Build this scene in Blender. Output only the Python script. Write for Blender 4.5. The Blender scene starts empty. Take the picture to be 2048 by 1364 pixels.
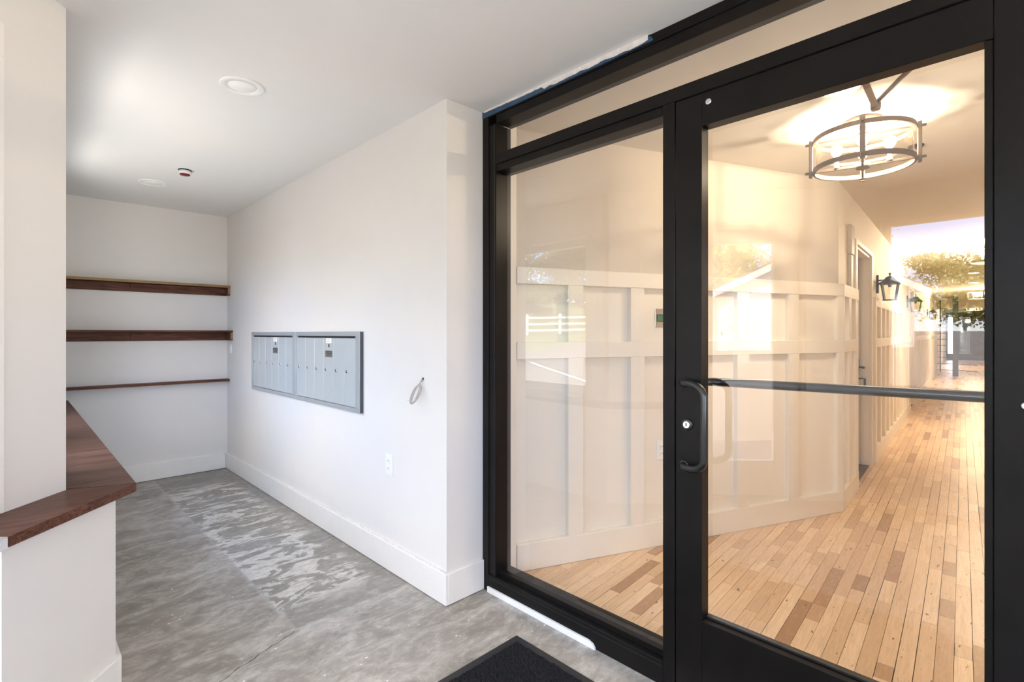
import bpy, bmesh, math, random
from mathutils import Vector, Matrix
random.seed(7)
SC = bpy.context.scene
COL = SC.collection
R = math.radians
V2 = lambda x, y: Vector((x, y))

# ---------------------------------------------------------------- camera
TH = 45.53
cam_d = bpy.data.cameras.new('camera')
cam = bpy.data.objects.new('camera', cam_d)
COL.objects.link(cam)
cam.location = (0, 0, 1.3)
cam.rotation_euler = (R(90), 0, R(TH - 90))
cam_d.sensor_width = 36
cam_d.lens = 36 * 1017 / 2048
cam_d.shift_y = -(682 - 667) / 2048
cam_d.clip_start = 0.02
cam_d.clip_end = 400
SC.camera = cam

# ---------------------------------------------------------------- world, sun, exposure
VS = SC.view_settings
VS.view_transform = 'Standard'
VS.look = 'None'
VS.gamma = 1
VS.use_curve_mapping = False
VS.exposure = 0.79
SKY_STRENGTH = 6.2
SUN_STRENGTH = 13.0
LAMP_W = 4.2
SC.cycles.use_denoising = True
SC.cycles.max_bounces = 14
SC.cycles.diffuse_bounces = 8
SC.cycles.glossy_bounces = 6
SC.cycles.transparent_max_bounces = 24
SC.cycles.caustics_reflective = False
SC.cycles.caustics_refractive = False
SC.cycles.sample_clamp_indirect = 8

world = bpy.data.worlds.new('world')
SC.world = world
world.use_nodes = True
wt = world.node_tree
wt.nodes.clear()
wo = wt.nodes.new('ShaderNodeOutputWorld')
wb = wt.nodes.new('ShaderNodeBackground')
tc = wt.nodes.new('ShaderNodeTexCoord')
sep = wt.nodes.new('ShaderNodeSeparateXYZ')
rmp = wt.nodes.new('ShaderNodeValToRGB')
rmp.color_ramp.elements[0].position = 0.0
rmp.color_ramp.elements[0].color = (0.86, 0.89, 0.93, 1)
el_ = rmp.color_ramp.elements.new(0.10)
el_.color = (0.24, 0.46, 0.92, 1)
rmp.color_ramp.elements[2].position = 0.6
rmp.color_ramp.elements[2].color = (0.37, 0.54, 0.88, 1)
nz = wt.nodes.new('ShaderNodeTexNoise')
nz.inputs['Scale'].default_value = 3.2
nz.inputs['Detail'].default_value = 7
mp = wt.nodes.new('ShaderNodeMapping')
mp.inputs['Scale'].default_value = (1, 1, 4)
mp.inputs['Location'].default_value = (5.3, 2.2, 1.1)
cr = wt.nodes.new('ShaderNodeValToRGB')
cr.color_ramp.elements[0].position = 0.47
cr.color_ramp.elements[1].position = 0.64
mx = wt.nodes.new('ShaderNodeMix')
mx.data_type = 'RGBA'
mx.inputs[7].default_value = (1.42, 1.23, 1.00, 1)
L = wt.links.new
L(tc.outputs['Generated'], sep.inputs[0])
L(sep.outputs['Z'], rmp.inputs[0])
L(tc.outputs['Generated'], mp.inputs[0])
L(mp.outputs[0], nz.inputs['Vector'])
L(nz.outputs[0], cr.inputs[0])
L(cr.outputs[0], mx.inputs[0])
L(rmp.outputs[0], mx.inputs[6])
L(mx.outputs[2], wb.inputs[0])
wb.inputs[1].default_value = SKY_STRENGTH
L(wb.outputs[0], wo.inputs[0])

sun_d = bpy.data.lights.new('sun', 'SUN')
sun_d.energy = SUN_STRENGTH
sun_d.angle = R(0.6)
sun_d.color = (1.0, 0.87, 0.70)
sun = bpy.data.objects.new('sun', sun_d)
COL.objects.link(sun)
sun.rotation_euler = Vector((-0.62, 0.20, -0.72)).to_track_quat('-Z', 'Y').to_euler()


def portal(loc, w, h, nx, ny):
    d = bpy.data.lights.new('window_portal', 'AREA')
    d.shape = 'RECTANGLE'
    d.size = w
    d.size_y = h
    d.cycles.is_portal = True
    o = bpy.data.objects.new('window_portal', d)
    COL.objects.link(o)
    o.location = loc
    o.rotation_euler = Vector((nx, ny, 0)).to_track_quat('-Z', 'Y').to_euler()


# ---------------------------------------------------------------- mesh helpers
class Fr:
    """local frame on a wall: a along ex, b along ey, c up"""
    def __init__(s, o, ex, ey):
        s.o, s.ex, s.ey = Vector((o[0], o[1], o[2] if len(o) > 2 else 0)), Vector((ex[0], ex[1], 0)), Vector((ey[0], ey[1], 0))

    def __call__(s, a, b, c):
        return s.o + s.ex * a + s.ey * b + Vector((0, 0, c))


ID = Fr((0, 0, 0), (1, 0), (0, 1))


class MB:
    def __init__(s, fr=ID):
        s.v, s.f, s.fr, s.sm = [], [], fr, []

    def add(s, vs, fs, smooth=False):
        n = len(s.v)
        s.v += [s.fr(*v) for v in vs]
        for f in fs:
            s.f.append([n + i for i in f])
            s.sm.append(smooth)
        return s

    def box(s, a0, a1, b0, b1, c0, c1):
        return s.add([(a0, b0, c0), (a1, b0, c0), (a1, b1, c0), (a0, b1, c0), (a0, b0, c1), (a1, b0, c1), (a1, b1, c1), (a0, b1, c1)],
                     [(0, 3, 2, 1), (4, 5, 6, 7), (0, 1, 5, 4), (1, 2, 6, 5), (2, 3, 7, 6), (3, 0, 4, 7)])

    def bbox(s, a0, a1, b0, b1, c0, c1, r=0.002):
        """box with chamfered edges"""
        bm = bmesh.new()
        bmesh.ops.create_cube(bm, size=1)
        for v in bm.verts:
            v.co = Vector(((a0 + a1) / 2 + v.co.x * (a1 - a0), (b0 + b1) / 2 + v.co.y * (b1 - b0), (c0 + c1) / 2 + v.co.z * (c1 - c0)))
        bmesh.ops.bevel(bm, geom=bm.edges[:], offset=r, segments=1, affect='EDGES')
        bm.verts.index_update()
        s.add([tuple(v.co) for v in bm.verts], [[v.index for v in f.verts] for f in bm.faces])
        bm.free()
        return s

    def prism(s, poly, c0, c1):
        n = len(poly)
        s.add([(p[0], p[1], c0) for p in poly] + [(p[0], p[1], c1) for p in poly],
              [list(range(n))[::-1], list(range(n, 2 * n))] + [(i, (i + 1) % n, n + (i + 1) % n, n + i) for i in range(n)])
        return s

    def plate(s, poly, b0, b1):
        """polygon in the (a, c) plane, thickness along b"""
        n = len(poly)
        s.add([(p[0], b0, p[1]) for p in poly] + [(p[0], b1, p[1]) for p in poly],
              [list(range(n))[::-1], list(range(n, 2 * n))] + [(i, (i + 1) % n, n + (i + 1) % n, n + i) for i in range(n)])
        return s

    def tube(s, pts, r, n=10, closed=False, caps=True):
        P = [Vector(p) for p in pts]
        m = len(P)
        rs = r if isinstance(r, (list, tuple)) else [r] * m
        T = []
        for i in range(m):
            a = P[(i - 1) % m] if closed or i > 0 else P[i]
            b = P[(i + 1) % m] if closed or i < m - 1 else P[i]
            T.append((b - a).normalized())
        up = Vector((0, 0, 1)) if abs(T[0].z) < 0.9 else Vector((1, 0, 0))
        N = (up - T[0] * up.dot(T[0])).normalized()
        vs = []
        for i in range(m):
            N = (N - T[i] * N.dot(T[i])).normalized()
            B = T[i].cross(N)
            for k in range(n):
                t = 2 * math.pi * k / n
                vs.append(tuple(P[i] + (N * math.cos(t) + B * math.sin(t)) * rs[i]))
        fs = []
        for i in range(m if closed else m - 1):
            for k in range(n):
                j = (i + 1) % m
                fs.append((i * n + k, i * n + (k + 1) % n, j * n + (k + 1) % n, j * n + k))
        base = len(s.v)
        s.add(vs, fs, True)
        if caps and not closed:
            s.f.append([base + k for k in range(n)][::-1])
            s.f.append([base + (m - 1) * n + k for k in range(n)])
            s.sm += [False, False]
        return s

    def lathe(s, prof, o=(0, 0, 0), axis=(0, 0, 1), n=20, smooth=True, caps=True):
        A = Vector(axis).normalized()
        X = Vector((1, 0, 0)) if abs(A.x) < 0.9 else Vector((0, 1, 0))
        X = (X - A * X.dot(A)).normalized()
        Y = A.cross(X)
        O = Vector(o)
        vs, fs = [], []
        m = len(prof)
        for (r, z) in prof:
            for k in range(n):
                t = 2 * math.pi * k / n
                vs.append(tuple(O + A * z + (X * math.cos(t) + Y * math.sin(t)) * r))
        for i in range(m - 1):
            for k in range(n):
                fs.append((i * n + k, i * n + (k + 1) % n, (i + 1) * n + (k + 1) % n, (i + 1) * n + k))
        base = len(s.v)
        s.add(vs, fs, smooth)
        if caps and prof[0][0] > 1e-6:
            s.f.append([base + k for k in range(n)][::-1]); s.sm.append(False)
        if caps and prof[-1][0] > 1e-6:
            s.f.append([base + (m - 1) * n + k for k in range(n)]); s.sm.append(False)
        return s

    def build(s, name, mat, parent=None, local=False, recalc=True):
        off = Vector((0, 0, 0))
        if parent is not None and not local:
            off = wloc(parent)
        me = bpy.data.meshes.new(name)
        me.from_pydata([tuple(v - off) for v in s.v], [], s.f)
        me.update()
        for p, q in zip(me.polygons, s.sm):
            p.use_smooth = q
        if recalc:
            bm = bmesh.new()
            bm.from_mesh(me)
            bmesh.ops.remove_doubles(bm, verts=bm.verts[:], dist=1e-6)
            bmesh.ops.recalc_face_normals(bm, faces=bm.faces[:])
            bm.to_mesh(me)
            bm.free()
        o = bpy.data.objects.new(name, me)
        if mat:
            me.materials.append(mat)
        COL.objects.link(o)
        if parent is not None:
            o.parent = parent
        return o


def wloc(o):
    v = Vector((0, 0, 0))
    while o is not None:
        v = v + o.location
        o = o.parent
    return v


def tag(o, label=None, cat=None, group=None, kind=None):
    for k, x in (('label', label), ('category', cat), ('group', group), ('kind', kind)):
        if x:
            o[k] = x
    return o


def thing(name, loc, label, cat, group=None, rz=0, kind=None):
    o = bpy.data.objects.new(name, None)
    o.empty_display_size = 0.1
    COL.objects.link(o)
    o.location = loc
    o.rotation_euler = (0, 0, rz)
    return tag(o, label, cat, group, kind)


def struct(name, mb, mat, label, cat):
    return tag(mb.build(name, mat), label, cat, None, 'structure')


def copy_tree(o, parent=None):
    c = o.copy()
    COL.objects.link(c)
    if parent is not None:
        c.parent = parent
    for ch in o.children:
        copy_tree(ch, c)
    return c


# ---------------------------------------------------------------- materials
def nodes(name):
    m = bpy.data.materials.new(name)
    m.use_nodes = True
    t = m.node_tree
    return m, t, t.nodes['Principled BSDF'], t.nodes['Material Output']


def N(t, typ, **kw):
    n = t.nodes.new(typ)
    for k, v in kw.items():
        setattr(n, k, v)
    return n


def mixc(t, fac, a, b, blend='MIX'):
    n = N(t, 'ShaderNodeMix', data_type='RGBA', blend_type=blend)
    for sock, x in ((0, fac), (6, a), (7, b)):
        if hasattr(x, 'links'):
            t.links.new(x, n.inputs[sock])
        elif sock == 0:
            n.inputs[0].default_value = x
        else:
            n.inputs[sock].default_value = (*x, 1)
    return n.outputs[2]


def ramp(t, src, p0, p1, c0=(0, 0, 0), c1=(1, 1, 1)):
    n = N(t, 'ShaderNodeValToRGB')
    e = n.color_ramp.elements
    e[0].position, e[1].position = p0, p1
    e[0].color, e[1].color = (*c0, 1), (*c1, 1)
    t.links.new(src, n.inputs[0])
    return n.outputs[0]


def noise(t, vec, scale, detail=4, rough=0.55, dist=0.0):
    n = N(t, 'ShaderNodeTexNoise')
    n.inputs['Scale'].default_value = scale
    n.inputs['Detail'].default_value = detail
    n.inputs['Roughness'].default_value = rough
    n.inputs['Distortion'].default_value = dist
    if vec is not None:
        t.links.new(vec, n.inputs['Vector'])
    return n.outputs[0]


def mapping(t, src, rot=(0, 0, 0), scale=(1, 1, 1), loc=(0, 0, 0)):
    n = N(t, 'ShaderNodeMapping')
    n.inputs['Rotation'].default_value = rot
    n.inputs['Scale'].default_value = scale
    n.inputs['Location'].default_value = loc
    t.links.new(src, n.inputs[0])
    return n.outputs[0]


def mathn(t, op, a, b=None, clamp=False):
    n = N(t, 'ShaderNodeMath', operation=op, use_clamp=clamp)
    for i, x in ((0, a), (1, b)):
        if x is None:
            continue
        if hasattr(x, 'links'):
            t.links.new(x, n.inputs[i])
        else:
            n.inputs[i].default_value = x
    return n.outputs[0]


def bump(t, bsdf, h, strength=0.2, dist=0.01):
    n = N(t, 'ShaderNodeBump')
    n.inputs['Strength'].default_value = strength
    n.inputs['Distance'].default_value = dist
    t.links.new(h, n.inputs['Height'])
    t.links.new(n.outputs[0], bsdf.inputs['Normal'])


def pos(t):
    return N(t, 'ShaderNodeNewGeometry').outputs['Position']


def plain(name, col, rough=0.5, metal=0.0, var=0.04, scale=8, bmp=0.0, bscale=200, spec=None):
    m, t, b, _ = nodes(name)
    p = pos(t)
    n = noise(t, p, scale, 5)
    dark = tuple(max(0, c * (1 - var * 2)) for c in col)
    t.links.new(mixc(t, n, dark, tuple(min(1, c * (1 + var)) for c in col)), b.inputs['Base Color'])
    b.inputs['Roughness'].default_value = rough
    b.inputs['Metallic'].default_value = metal
    if spec is not None:
        b.inputs['Specular IOR Level'].default_value = spec
    if bmp:
        bump(t, b, noise(t, p, bscale, 3), bmp, 0.002)
    return m


def wood(name, c0, c1, rotz, rough=0.45, scale=1.0, spec=0.12):
    """grain runs along the direction rotz in the XY plane"""
    m, t, b, _ = nodes(name)
    p = pos(t)
    q = mapping(t, p, (0, 0, -rotz), (0.9 * scale, 14 * scale, 14 * scale))
    g = noise(t, q, 3.2, 8, 0.62, 1.6)
    q2 = mapping(t, p, (0, 0, -rotz), (1.4, 90, 90))
    fine = noise(t, q2, 3, 3)
    blot = noise(t, mapping(t, p, (0, 0, -rotz), (2.2, 7, 7)), 1.7, 4)
    c = ramp(t, g, 0.33, 0.66, c0, c1)
    c = mixc(t, ramp(t, fine, 0.35, 0.75), c, c0)
    knots = ramp(t, blot, 0.60, 0.74)
    c = mixc(t, mathn(t, 'MULTIPLY', knots, 0.75), c, tuple(x * 0.3 for x in c0))
    t.links.new(c, b.inputs['Base Color'])
    b.inputs['Roughness'].default_value = rough
    b.inputs['Specular IOR Level'].default_value = spec
    bump(t, b, g, 0.15, 0.003)
    return m


M = {}
M['paint'] = plain('paint_light_grey', (0.76, 0.735, 0.698), 0.75, var=0.012, bmp=0.05, bscale=260, spec=0.25)
M['paint_cream'] = plain('paint_cream', (0.80, 0.755, 0.68), 0.6, var=0.01, bmp=0.04, bscale=260, spec=0.3)
M['paint_beige'] = plain('paint_beige', (0.60, 0.55, 0.495), 0.75, var=0.01, bmp=0.05, bscale=260, spec=0.25)
M['ceil'] = plain('ceiling_white', (0.78, 0.775, 0.76), 0.85, var=0.01, bmp=0.05, bscale=300, spec=0.2)
M['ceil_hall'] = plain('ceiling_hall_white', (0.72, 0.70, 0.66), 0.85, var=0.01, bmp=0.05, bscale=300, spec=0.2)
M['trim'] = plain('trim_white', (0.83, 0.81, 0.77), 0.45, var=0.03, scale=14)
M['trim_cream'] = plain('trim_cream', (0.80, 0.76, 0.69), 0.42, var=0.015)
M['black'] = plain('dark_bronze_aluminium', (0.012, 0.0105, 0.0095), 0.36, 0.0, var=0.3, scale=5, bmp=0.02, spec=0.14)
M['black_gasket'] = plain('black_gasket', (0.006, 0.006, 0.006), 0.6)
M['handle'] = plain('black_powder_coat', (0.010, 0.010, 0.010), 0.28, 0.0, spec=0.7)
M['chrome'] = plain('chrome', (0.75, 0.75, 0.76), 0.15, 1.0)
M['steel'] = plain('brushed_steel', (0.62, 0.60, 0.57), 0.3, 1.0, scale=60)
M['plastic'] = plain('white_plastic', (0.86, 0.86, 0.85), 0.35)
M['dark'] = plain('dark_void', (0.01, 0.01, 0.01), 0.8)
M['mail'] = plain('mailbox_silver', (0.54, 0.585, 0.60), 0.36, 0.25, var=0.03, scale=3)
M['mail_frame'] = plain('mailbox_frame', (0.46, 0.49, 0.51), 0.34, 0.35, var=0.03)
M['mail_edge'] = plain('mailbox_edge', (0.10, 0.105, 0.11), 0.4, 0.6)
M['paper'] = plain('paper_label', (0.90, 0.90, 0.89), 0.8)
M['plate'] = plain('engraved_plate', (0.30, 0.30, 0.27), 0.4, 0.6, var=0.5, scale=160)
M['red'] = plain('dark_red_plastic', (0.18, 0.008, 0.012), 0.35)
M['blue'] = plain('blue_film', (0.035, 0.085, 0.16), 0.35, var=0.25, scale=20)
M['plaster'] = plain('torn_plaster', (0.85, 0.80, 0.76), 0.85, var=0.18, scale=40)
M['caulk'] = plain('white_caulk', (0.88, 0.88, 0.87), 0.5)
M['green'] = plain('green_button', (0.015, 0.19, 0.06), 0.3)
M['wire'] = plain('grey_white_cable', (0.44, 0.405, 0.36), 0.5, var=0.2, scale=90)
M['nickel'] = plain('champagne_nickel', (0.13, 0.092, 0.068), 0.5, 0.0)
M['closer'] = plain('bronze_closer', (0.34, 0.25, 0.19), 0.45, 0.1)
M['iron'] = plain('black_iron', (0.012, 0.011, 0.010), 0.45, 0.2)
M['door_grey'] = plain('door_taupe', (0.50, 0.46, 0.40), 0.5)
M['rubber'] = plain('mat_rubber', (0.016, 0.017, 0.019), 0.55, bmp=0.2)
M['pile'] = plain('mat_pile', (0.020, 0.020, 0.022), 0.95, var=0.6, scale=240, spec=0.1)
M['shelf'] = wood('shelf_wood', (0.062, 0.025, 0.016), (0.24, 0.105, 0.062), 0)
M['shelf_edge'] = wood('shelf_raw_edge', (0.24, 0.15, 0.065), (0.42, 0.29, 0.14), 0)
M['cap_front'] = wood('ledge_wood_front', (0.060, 0.021, 0.011), (0.21, 0.088, 0.050), math.atan2(0.737, 0.676), 0.34)
M['cap_side'] = wood('ledge_wood_side', (0.045, 0.019, 0.012), (0.21, 0.105, 0.070), R(112), 0.36, 0.7)
M['brick'] = plain('brown_brick', (0.10, 0.045, 0.028), 0.8, var=0.35, scale=6)
M['asphalt'] = plain('asphalt', (0.235, 0.212, 0.188), 0.9, var=0.12, scale=1.3)
M['grass'] = plain('grass_ground', (0.20, 0.23, 0.10), 0.95, var=0.25, scale=2)
M['stripe'] = plain('white_road_paint', (0.80, 0.80, 0.78), 0.8)
M['shed'] = plain('shed_siding', (0.74, 0.73, 0.71), 0.7)
M['shed_door'] = plain('shed_door_paint', (0.66, 0.65, 0.63), 0.6)
M['shingle'] = plain('roof_shingles', (0.16, 0.125, 0.10), 0.9, var=0.25, scale=8)
M['fence'] = plain('white_vinyl', (0.80, 0.80, 0.79), 0.5)
M['bark'] = plain('bark', (0.10, 0.075, 0.05), 0.9, var=0.3)
M['bulbsock'] = plain('candle_sleeve', (0.70, 0.60, 0.48), 0.5)
M['conduit'] = plain('taupe_raceway', (0.46, 0.40, 0.32), 0.5)
M['far_dark'] = plain('dark_interior', (0.03, 0.03, 0.03), 0.8)


def leaf_mat(name, c0, c1):
    m, t, b, _ = nodes(name)
    g = N(t, 'ShaderNodeNewGeometry')
    t.links.new(ramp(t, g.outputs['Random Per Island'], 0, 1, c0, c1), b.inputs['Base Color'])
    b.inputs['Roughness'].default_value = 0.6
    return m


M['leaf'] = leaf_mat('leaf_light', (0.28, 0.32, 0.06), (0.62, 0.62, 0.20))
M['leaf_dark'] = leaf_mat('leaf_olive', (0.07, 0.10, 0.03), (0.22, 0.25, 0.08))


def glass_mat(name, tint=(0.98, 0.985, 0.98), f0=0.085):
    """thin pane: clear pass-through plus a Fresnel mirror on the outward side of each face"""
    m = bpy.data.materials.new(name)
    m.use_nodes = True
    t = m.node_tree
    t.nodes.clear()
    out = N(t, 'ShaderNodeOutputMaterial')
    tr = N(t, 'ShaderNodeBsdfTransparent')
    tr.inputs[0].default_value = (*tint, 1)
    gl = N(t, 'ShaderNodeBsdfGlossy')
    gl.inputs['Roughness'].default_value = 0.0
    gl.inputs['Color'].default_value = (1, 1, 1, 1)
    g = N(t, 'ShaderNodeNewGeometry')
    dp = N(t, 'ShaderNodeVectorMath', operation='DOT_PRODUCT')
    t.links.new(g.outputs['Normal'], dp.inputs[0])
    t.links.new(g.outputs['Incoming'], dp.inputs[1])
    c = mathn(t, 'ABSOLUTE', dp.outputs['Value'])
    k = mathn(t, 'POWER', mathn(t, 'SUBTRACT', 1.0, c, True), 5.0)
    fr = mathn(t, 'ADD', mathn(t, 'MULTIPLY', k, 1 - f0), f0)
    fac = mathn(t, 'MULTIPLY', fr, mathn(t, 'SUBTRACT', 1.0, g.outputs['Backfacing']))
    mxs = N(t, 'ShaderNodeMixShader')
    t.links.new(fac, mxs.inputs[0])
    t.links.new(tr.outputs[0], mxs.inputs[1])
    t.links.new(gl.outputs[0], mxs.inputs[2])
    t.links.new(mxs.outputs[0], out.inputs[0])
    return m


M['glass'] = glass_mat('clear_glass')
M['lamp_glass'] = glass_mat('clear_lamp_glass', (0.95, 0.94, 0.92), 0.06)


def bulb_mat(name, col, strength):
    m = bpy.data.materials.new(name)
    m.use_nodes = True
    t = m.node_tree
    t.nodes.clear()
    out = N(t, 'ShaderNodeOutputMaterial')
    tr = N(t, 'ShaderNodeBsdfTransparent')
    em = N(t, 'ShaderNodeEmission')
    em.inputs[0].default_value = (*col, 1)
    em.inputs[1].default_value = strength
    ad = N(t, 'ShaderNodeAddShader')
    t.links.new(tr.outputs[0], ad.inputs[0])
    t.links.new(em.outputs[0], ad.inputs[1])
    t.links.new(ad.outputs[0], out.inputs[0])
    return m


M['bulb'] = bulb_mat('glowing_bulb', (1.0, 0.86, 0.66), 2.2)
M['downlight_on'] = bulb_mat('glowing_downlight', (1.0, 0.86, 0.66), 4.0)


def concrete():
    m, t, b, _ = nodes('worn_concrete')
    p = pos(t)
    sx = N(t, 'ShaderNodeSeparateXYZ')
    t.links.new(p, sx.inputs[0])
    x, y = sx.outputs[0], sx.outputs[1]
    st = mapping(t, p, (0, 0, R(-35)), (1, 1.9, 1))
    big = noise(t, p, 1.3, 6, 0.6)
    mid = noise(t, st, 3.6, 8, 0.68, 0.8)
    fine = noise(t, p, 60, 4, 0.7)
    c = ramp(t, big, 0.32, 0.68, (0.27, 0.244, 0.212), (0.47, 0.435, 0.384))
    c = mixc(t, mathn(t, 'MULTIPLY', ramp(t, mid, 0.46, 0.64), 0.85), c, (0.62, 0.59, 0.54))
    c = mixc(t, mathn(t, 'MULTIPLY', ramp(t, mid, 0.30, 0.45, (1, 1, 1), (0, 0, 0)), 0.65), c, (0.17, 0.148, 0.126))
    # the darker filled trench strip along the mailbox wall with pale trowel residue
    def step(s, e, w):
        return mathn(t, 'DIVIDE', mathn(t, 'SUBTRACT', s, e), w, True)
    wob = mathn(t, 'MULTIPLY', mathn(t, 'SUBTRACT', noise(t, p, 14, 3), 0.5), 0.02)
    xw, yw = mathn(t, 'ADD', x, wob), mathn(t, 'ADD', y, wob)
    inside = mathn(t, 'MULTIPLY', step(xw, 0.886, 0.004), step(yw, 2.262, 0.004))
    c = mixc(t, mathn(t, 'MULTIPLY', inside, 0.65), c, (0.245, 0.23, 0.205))
    sp = mapping(t, p, (0, 0, R(-8)), (1.0, 2.2, 1))
    tro = noise(t, sp, 4.2, 6, 0.66, 1.2)
    band = mathn(t, 'MULTIPLY', mathn(t, 'SUBTRACT', 1.0, step(x, 1.33, 0.08)), step(y, 2.36, 0.15))
    band = mathn(t, 'MULTIPLY', band, mathn(t, 'SUBTRACT', 1.0, step(y, 4.8, 0.3)))
    res = mathn(t, 'MULTIPLY', mathn(t, 'MULTIPLY', ramp(t, tro, 0.495, 0.54), band), inside)
    c = mixc(t, mathn(t, 'MULTIPLY', res, 0.9), c, (0.76, 0.725, 0.67))
    # pale lip around the strip
    ln = mathn(t, 'MULTIPLY', step(xw, 0.872, 0.008), mathn(t, 'SUBTRACT', 1.0, step(xw, 0.892, 0.006)))
    ln = mathn(t, 'MULTIPLY', ln, step(yw, 2.25, 0.003))
    l2 = mathn(t, 'MULTIPLY', step(yw, 2.250, 0.006), mathn(t, 'SUBTRACT', 1.0, step(yw, 2.266, 0.005)))
    l2 = mathn(t, 'MULTIPLY', l2, step(xw, 0.872, 0.003))
    c = mixc(t, mathn(t, 'MULTIPLY', mathn(t, 'MAXIMUM', ln, l2), 0.55), c, (0.47, 0.46, 0.44))
    gri = noise(t, mapping(t, p, (0, 0, R(-20)), (1, 1.7, 1)), 17, 9, 0.72, 0.4)
    c = mixc(t, mathn(t, 'MULTIPLY', ramp(t, gri, 0.38, 0.60, (1, 1, 1), (0, 0, 0)), 0.42), c, (0.21, 0.188, 0.163))
    c = mixc(t, mathn(t, 'MULTIPLY', ramp(t, gri, 0.52, 0.72), 0.45), c, (0.64, 0.61, 0.57))
    c = mixc(t, mathn(t, 'MULTIPLY', fine, 0.22), c, (0.26, 0.243, 0.222))
    spk = noise(t, p, 38, 2, 0.5)
    c = mixc(t, ramp(t, spk, 0.80, 0.81), c, (0.80, 0.80, 0.78))
    scr = noise(t, mapping(t, p, (0, 0, R(20)), (1.5, 26, 1)), 2.2, 3, 0.5, 2.5)
    c = mixc(t, mathn(t, 'MULTIPLY', ramp(t, scr, 0.66, 0.70), 0.35), c, (0.55, 0.54, 0.52))
    t.links.new(c, b.inputs['Base Color'])
    b.inputs['Roughness'].default_value = 0.62
    b.inputs['Specular IOR Level'].default_value = 0.35
    bump(t, b, mathn(t, 'ADD', mid, mathn(t, 'MULTIPLY', fine, 0.4)), 0.12, 0.006)
    return m


M['concrete'] = concrete()
HALL_ANG = math.atan2(0.0692, 0.9976)


def planks_mat(name, per_object):
    m, t, b, _ = nodes(name)
    if per_object:
        rnd = N(t, 'ShaderNodeObjectInfo').outputs['Random']
    else:
        rnd = N(t, 'ShaderNodeNewGeometry').outputs['Random Per Island']
    p = pos(t)
    cmb = N(t, 'ShaderNodeCombineXYZ')
    t.links.new(mathn(t, 'MULTIPLY', rnd, 37.0), cmb.inputs[0])
    t.links.new(mathn(t, 'MULTIPLY', rnd, 91.0), cmb.inputs[2])
    add = N(t, 'ShaderNodeVectorMath', operation='ADD')
    t.links.new(mapping(t, p, (0, 0, -HALL_ANG)), add.inputs[0])
    t.links.new(cmb.outputs[0], add.inputs[1])
    q = add.outputs[0]
    tone = N(t, 'ShaderNodeValToRGB')
    tone.color_ramp.interpolation = 'LINEAR'
    e = tone.color_ramp.elements
    e[0].position, e[0].color = 0.0, (0.40, 0.235, 0.135, 1)
    e[1].position, e[1].color = 1.0, (0.88, 0.67, 0.46, 1)
    for pp, cc in ((0.07, (0.47, 0.29, 0.175, 1)), (0.12, (0.68, 0.475, 0.305, 1)), (0.55, (0.79, 0.575, 0.38, 1))):
        n_ = e.new(pp)
        n_.color = cc
    t.links.new(rnd, tone.inputs[0])
    g = noise(t, mapping(t, q, scale=(2.5, 32, 1)), 2.5, 6, 0.65, 1.2)
    c = mixc(t, mathn(t, 'MULTIPLY', ramp(t, g, 0.42, 0.70), 0.38), tone.outputs[0], (0.36, 0.22, 0.13), 'MIX')
    fl = noise(t, mapping(t, q, scale=(9, 22, 1)), 2.0, 5, 0.7)
    c = mixc(t, mathn(t, 'MULTIPLY', ramp(t, fl, 0.5, 0.8), 0.30), c, (0.75, 0.60, 0.45))
    kn = noise(t, mapping(t, q, scale=(7, 20, 1)), 2.6, 2, 0.4)
    c = mixc(t, mathn(t, 'MULTIPLY', ramp(t, kn, 0.71, 0.77), 0.85), c, (0.12, 0.065, 0.04))
    t.links.new(c, b.inputs['Base Color'])
    b.inputs['Roughness'].default_value = 0.36
    b.inputs['Specular IOR Level'].default_value = 0.4
    bump(t, b, g, 0.08, 0.002)
    return m


M['plank'] = planks_mat('maple_planks', True)
M['plank_far'] = planks_mat('maple_planks_field', False)

# ================================================================ STRUCTURE
H = 2.425
XS = 1.71          # outer face of the storefront
XG = 1.757         # glass plane
XM = 1.482         # mailbox wall
YR = 1.957         # return wall
YB = 5.45          # shelf wall
XF = -1.27         # street wall
W0 = V2(1.968, 1.985)
W1 = V2(4.34, 0.988)
AD = (W1 - W0).normalized()
AN = V2(-AD.y, AD.x)                       # into the angled wall
ALEN = (W1 - W0).length
HD = V2(0.9976, 0.0692).normalized()
HN = V2(-HD.y, HD.x)
C0 = V2(0.26, 2.27)
EV = V2(0.676, 0.737).normalized()
OV = V2(EV.y, -EV.x)                       # out of the diagonal wall, into the vestibule
FA = Fr(W0, AD, -AN)                       # angled wall frame: b positive = out of the wall
FH = Fr(W1, HD, -HN)                       # hall wall frame: b positive = into the hall
FD = Fr(C0, -EV, -OV)                      # diagonal wall: a leftwards, b into the wall

floor = struct('floor', MB().prism([(XF - .2, -2.2), (1.79, -2.2), (1.79, 1.99), (1.60, 5.6), (-.1, 5.6), (-.1, 2.6), (XF - .2, 1.2)], -0.2, 0), M['concrete'],
               'worn grey concrete floor with a pale streaked strip along the mailbox wall', 'floor')
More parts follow.
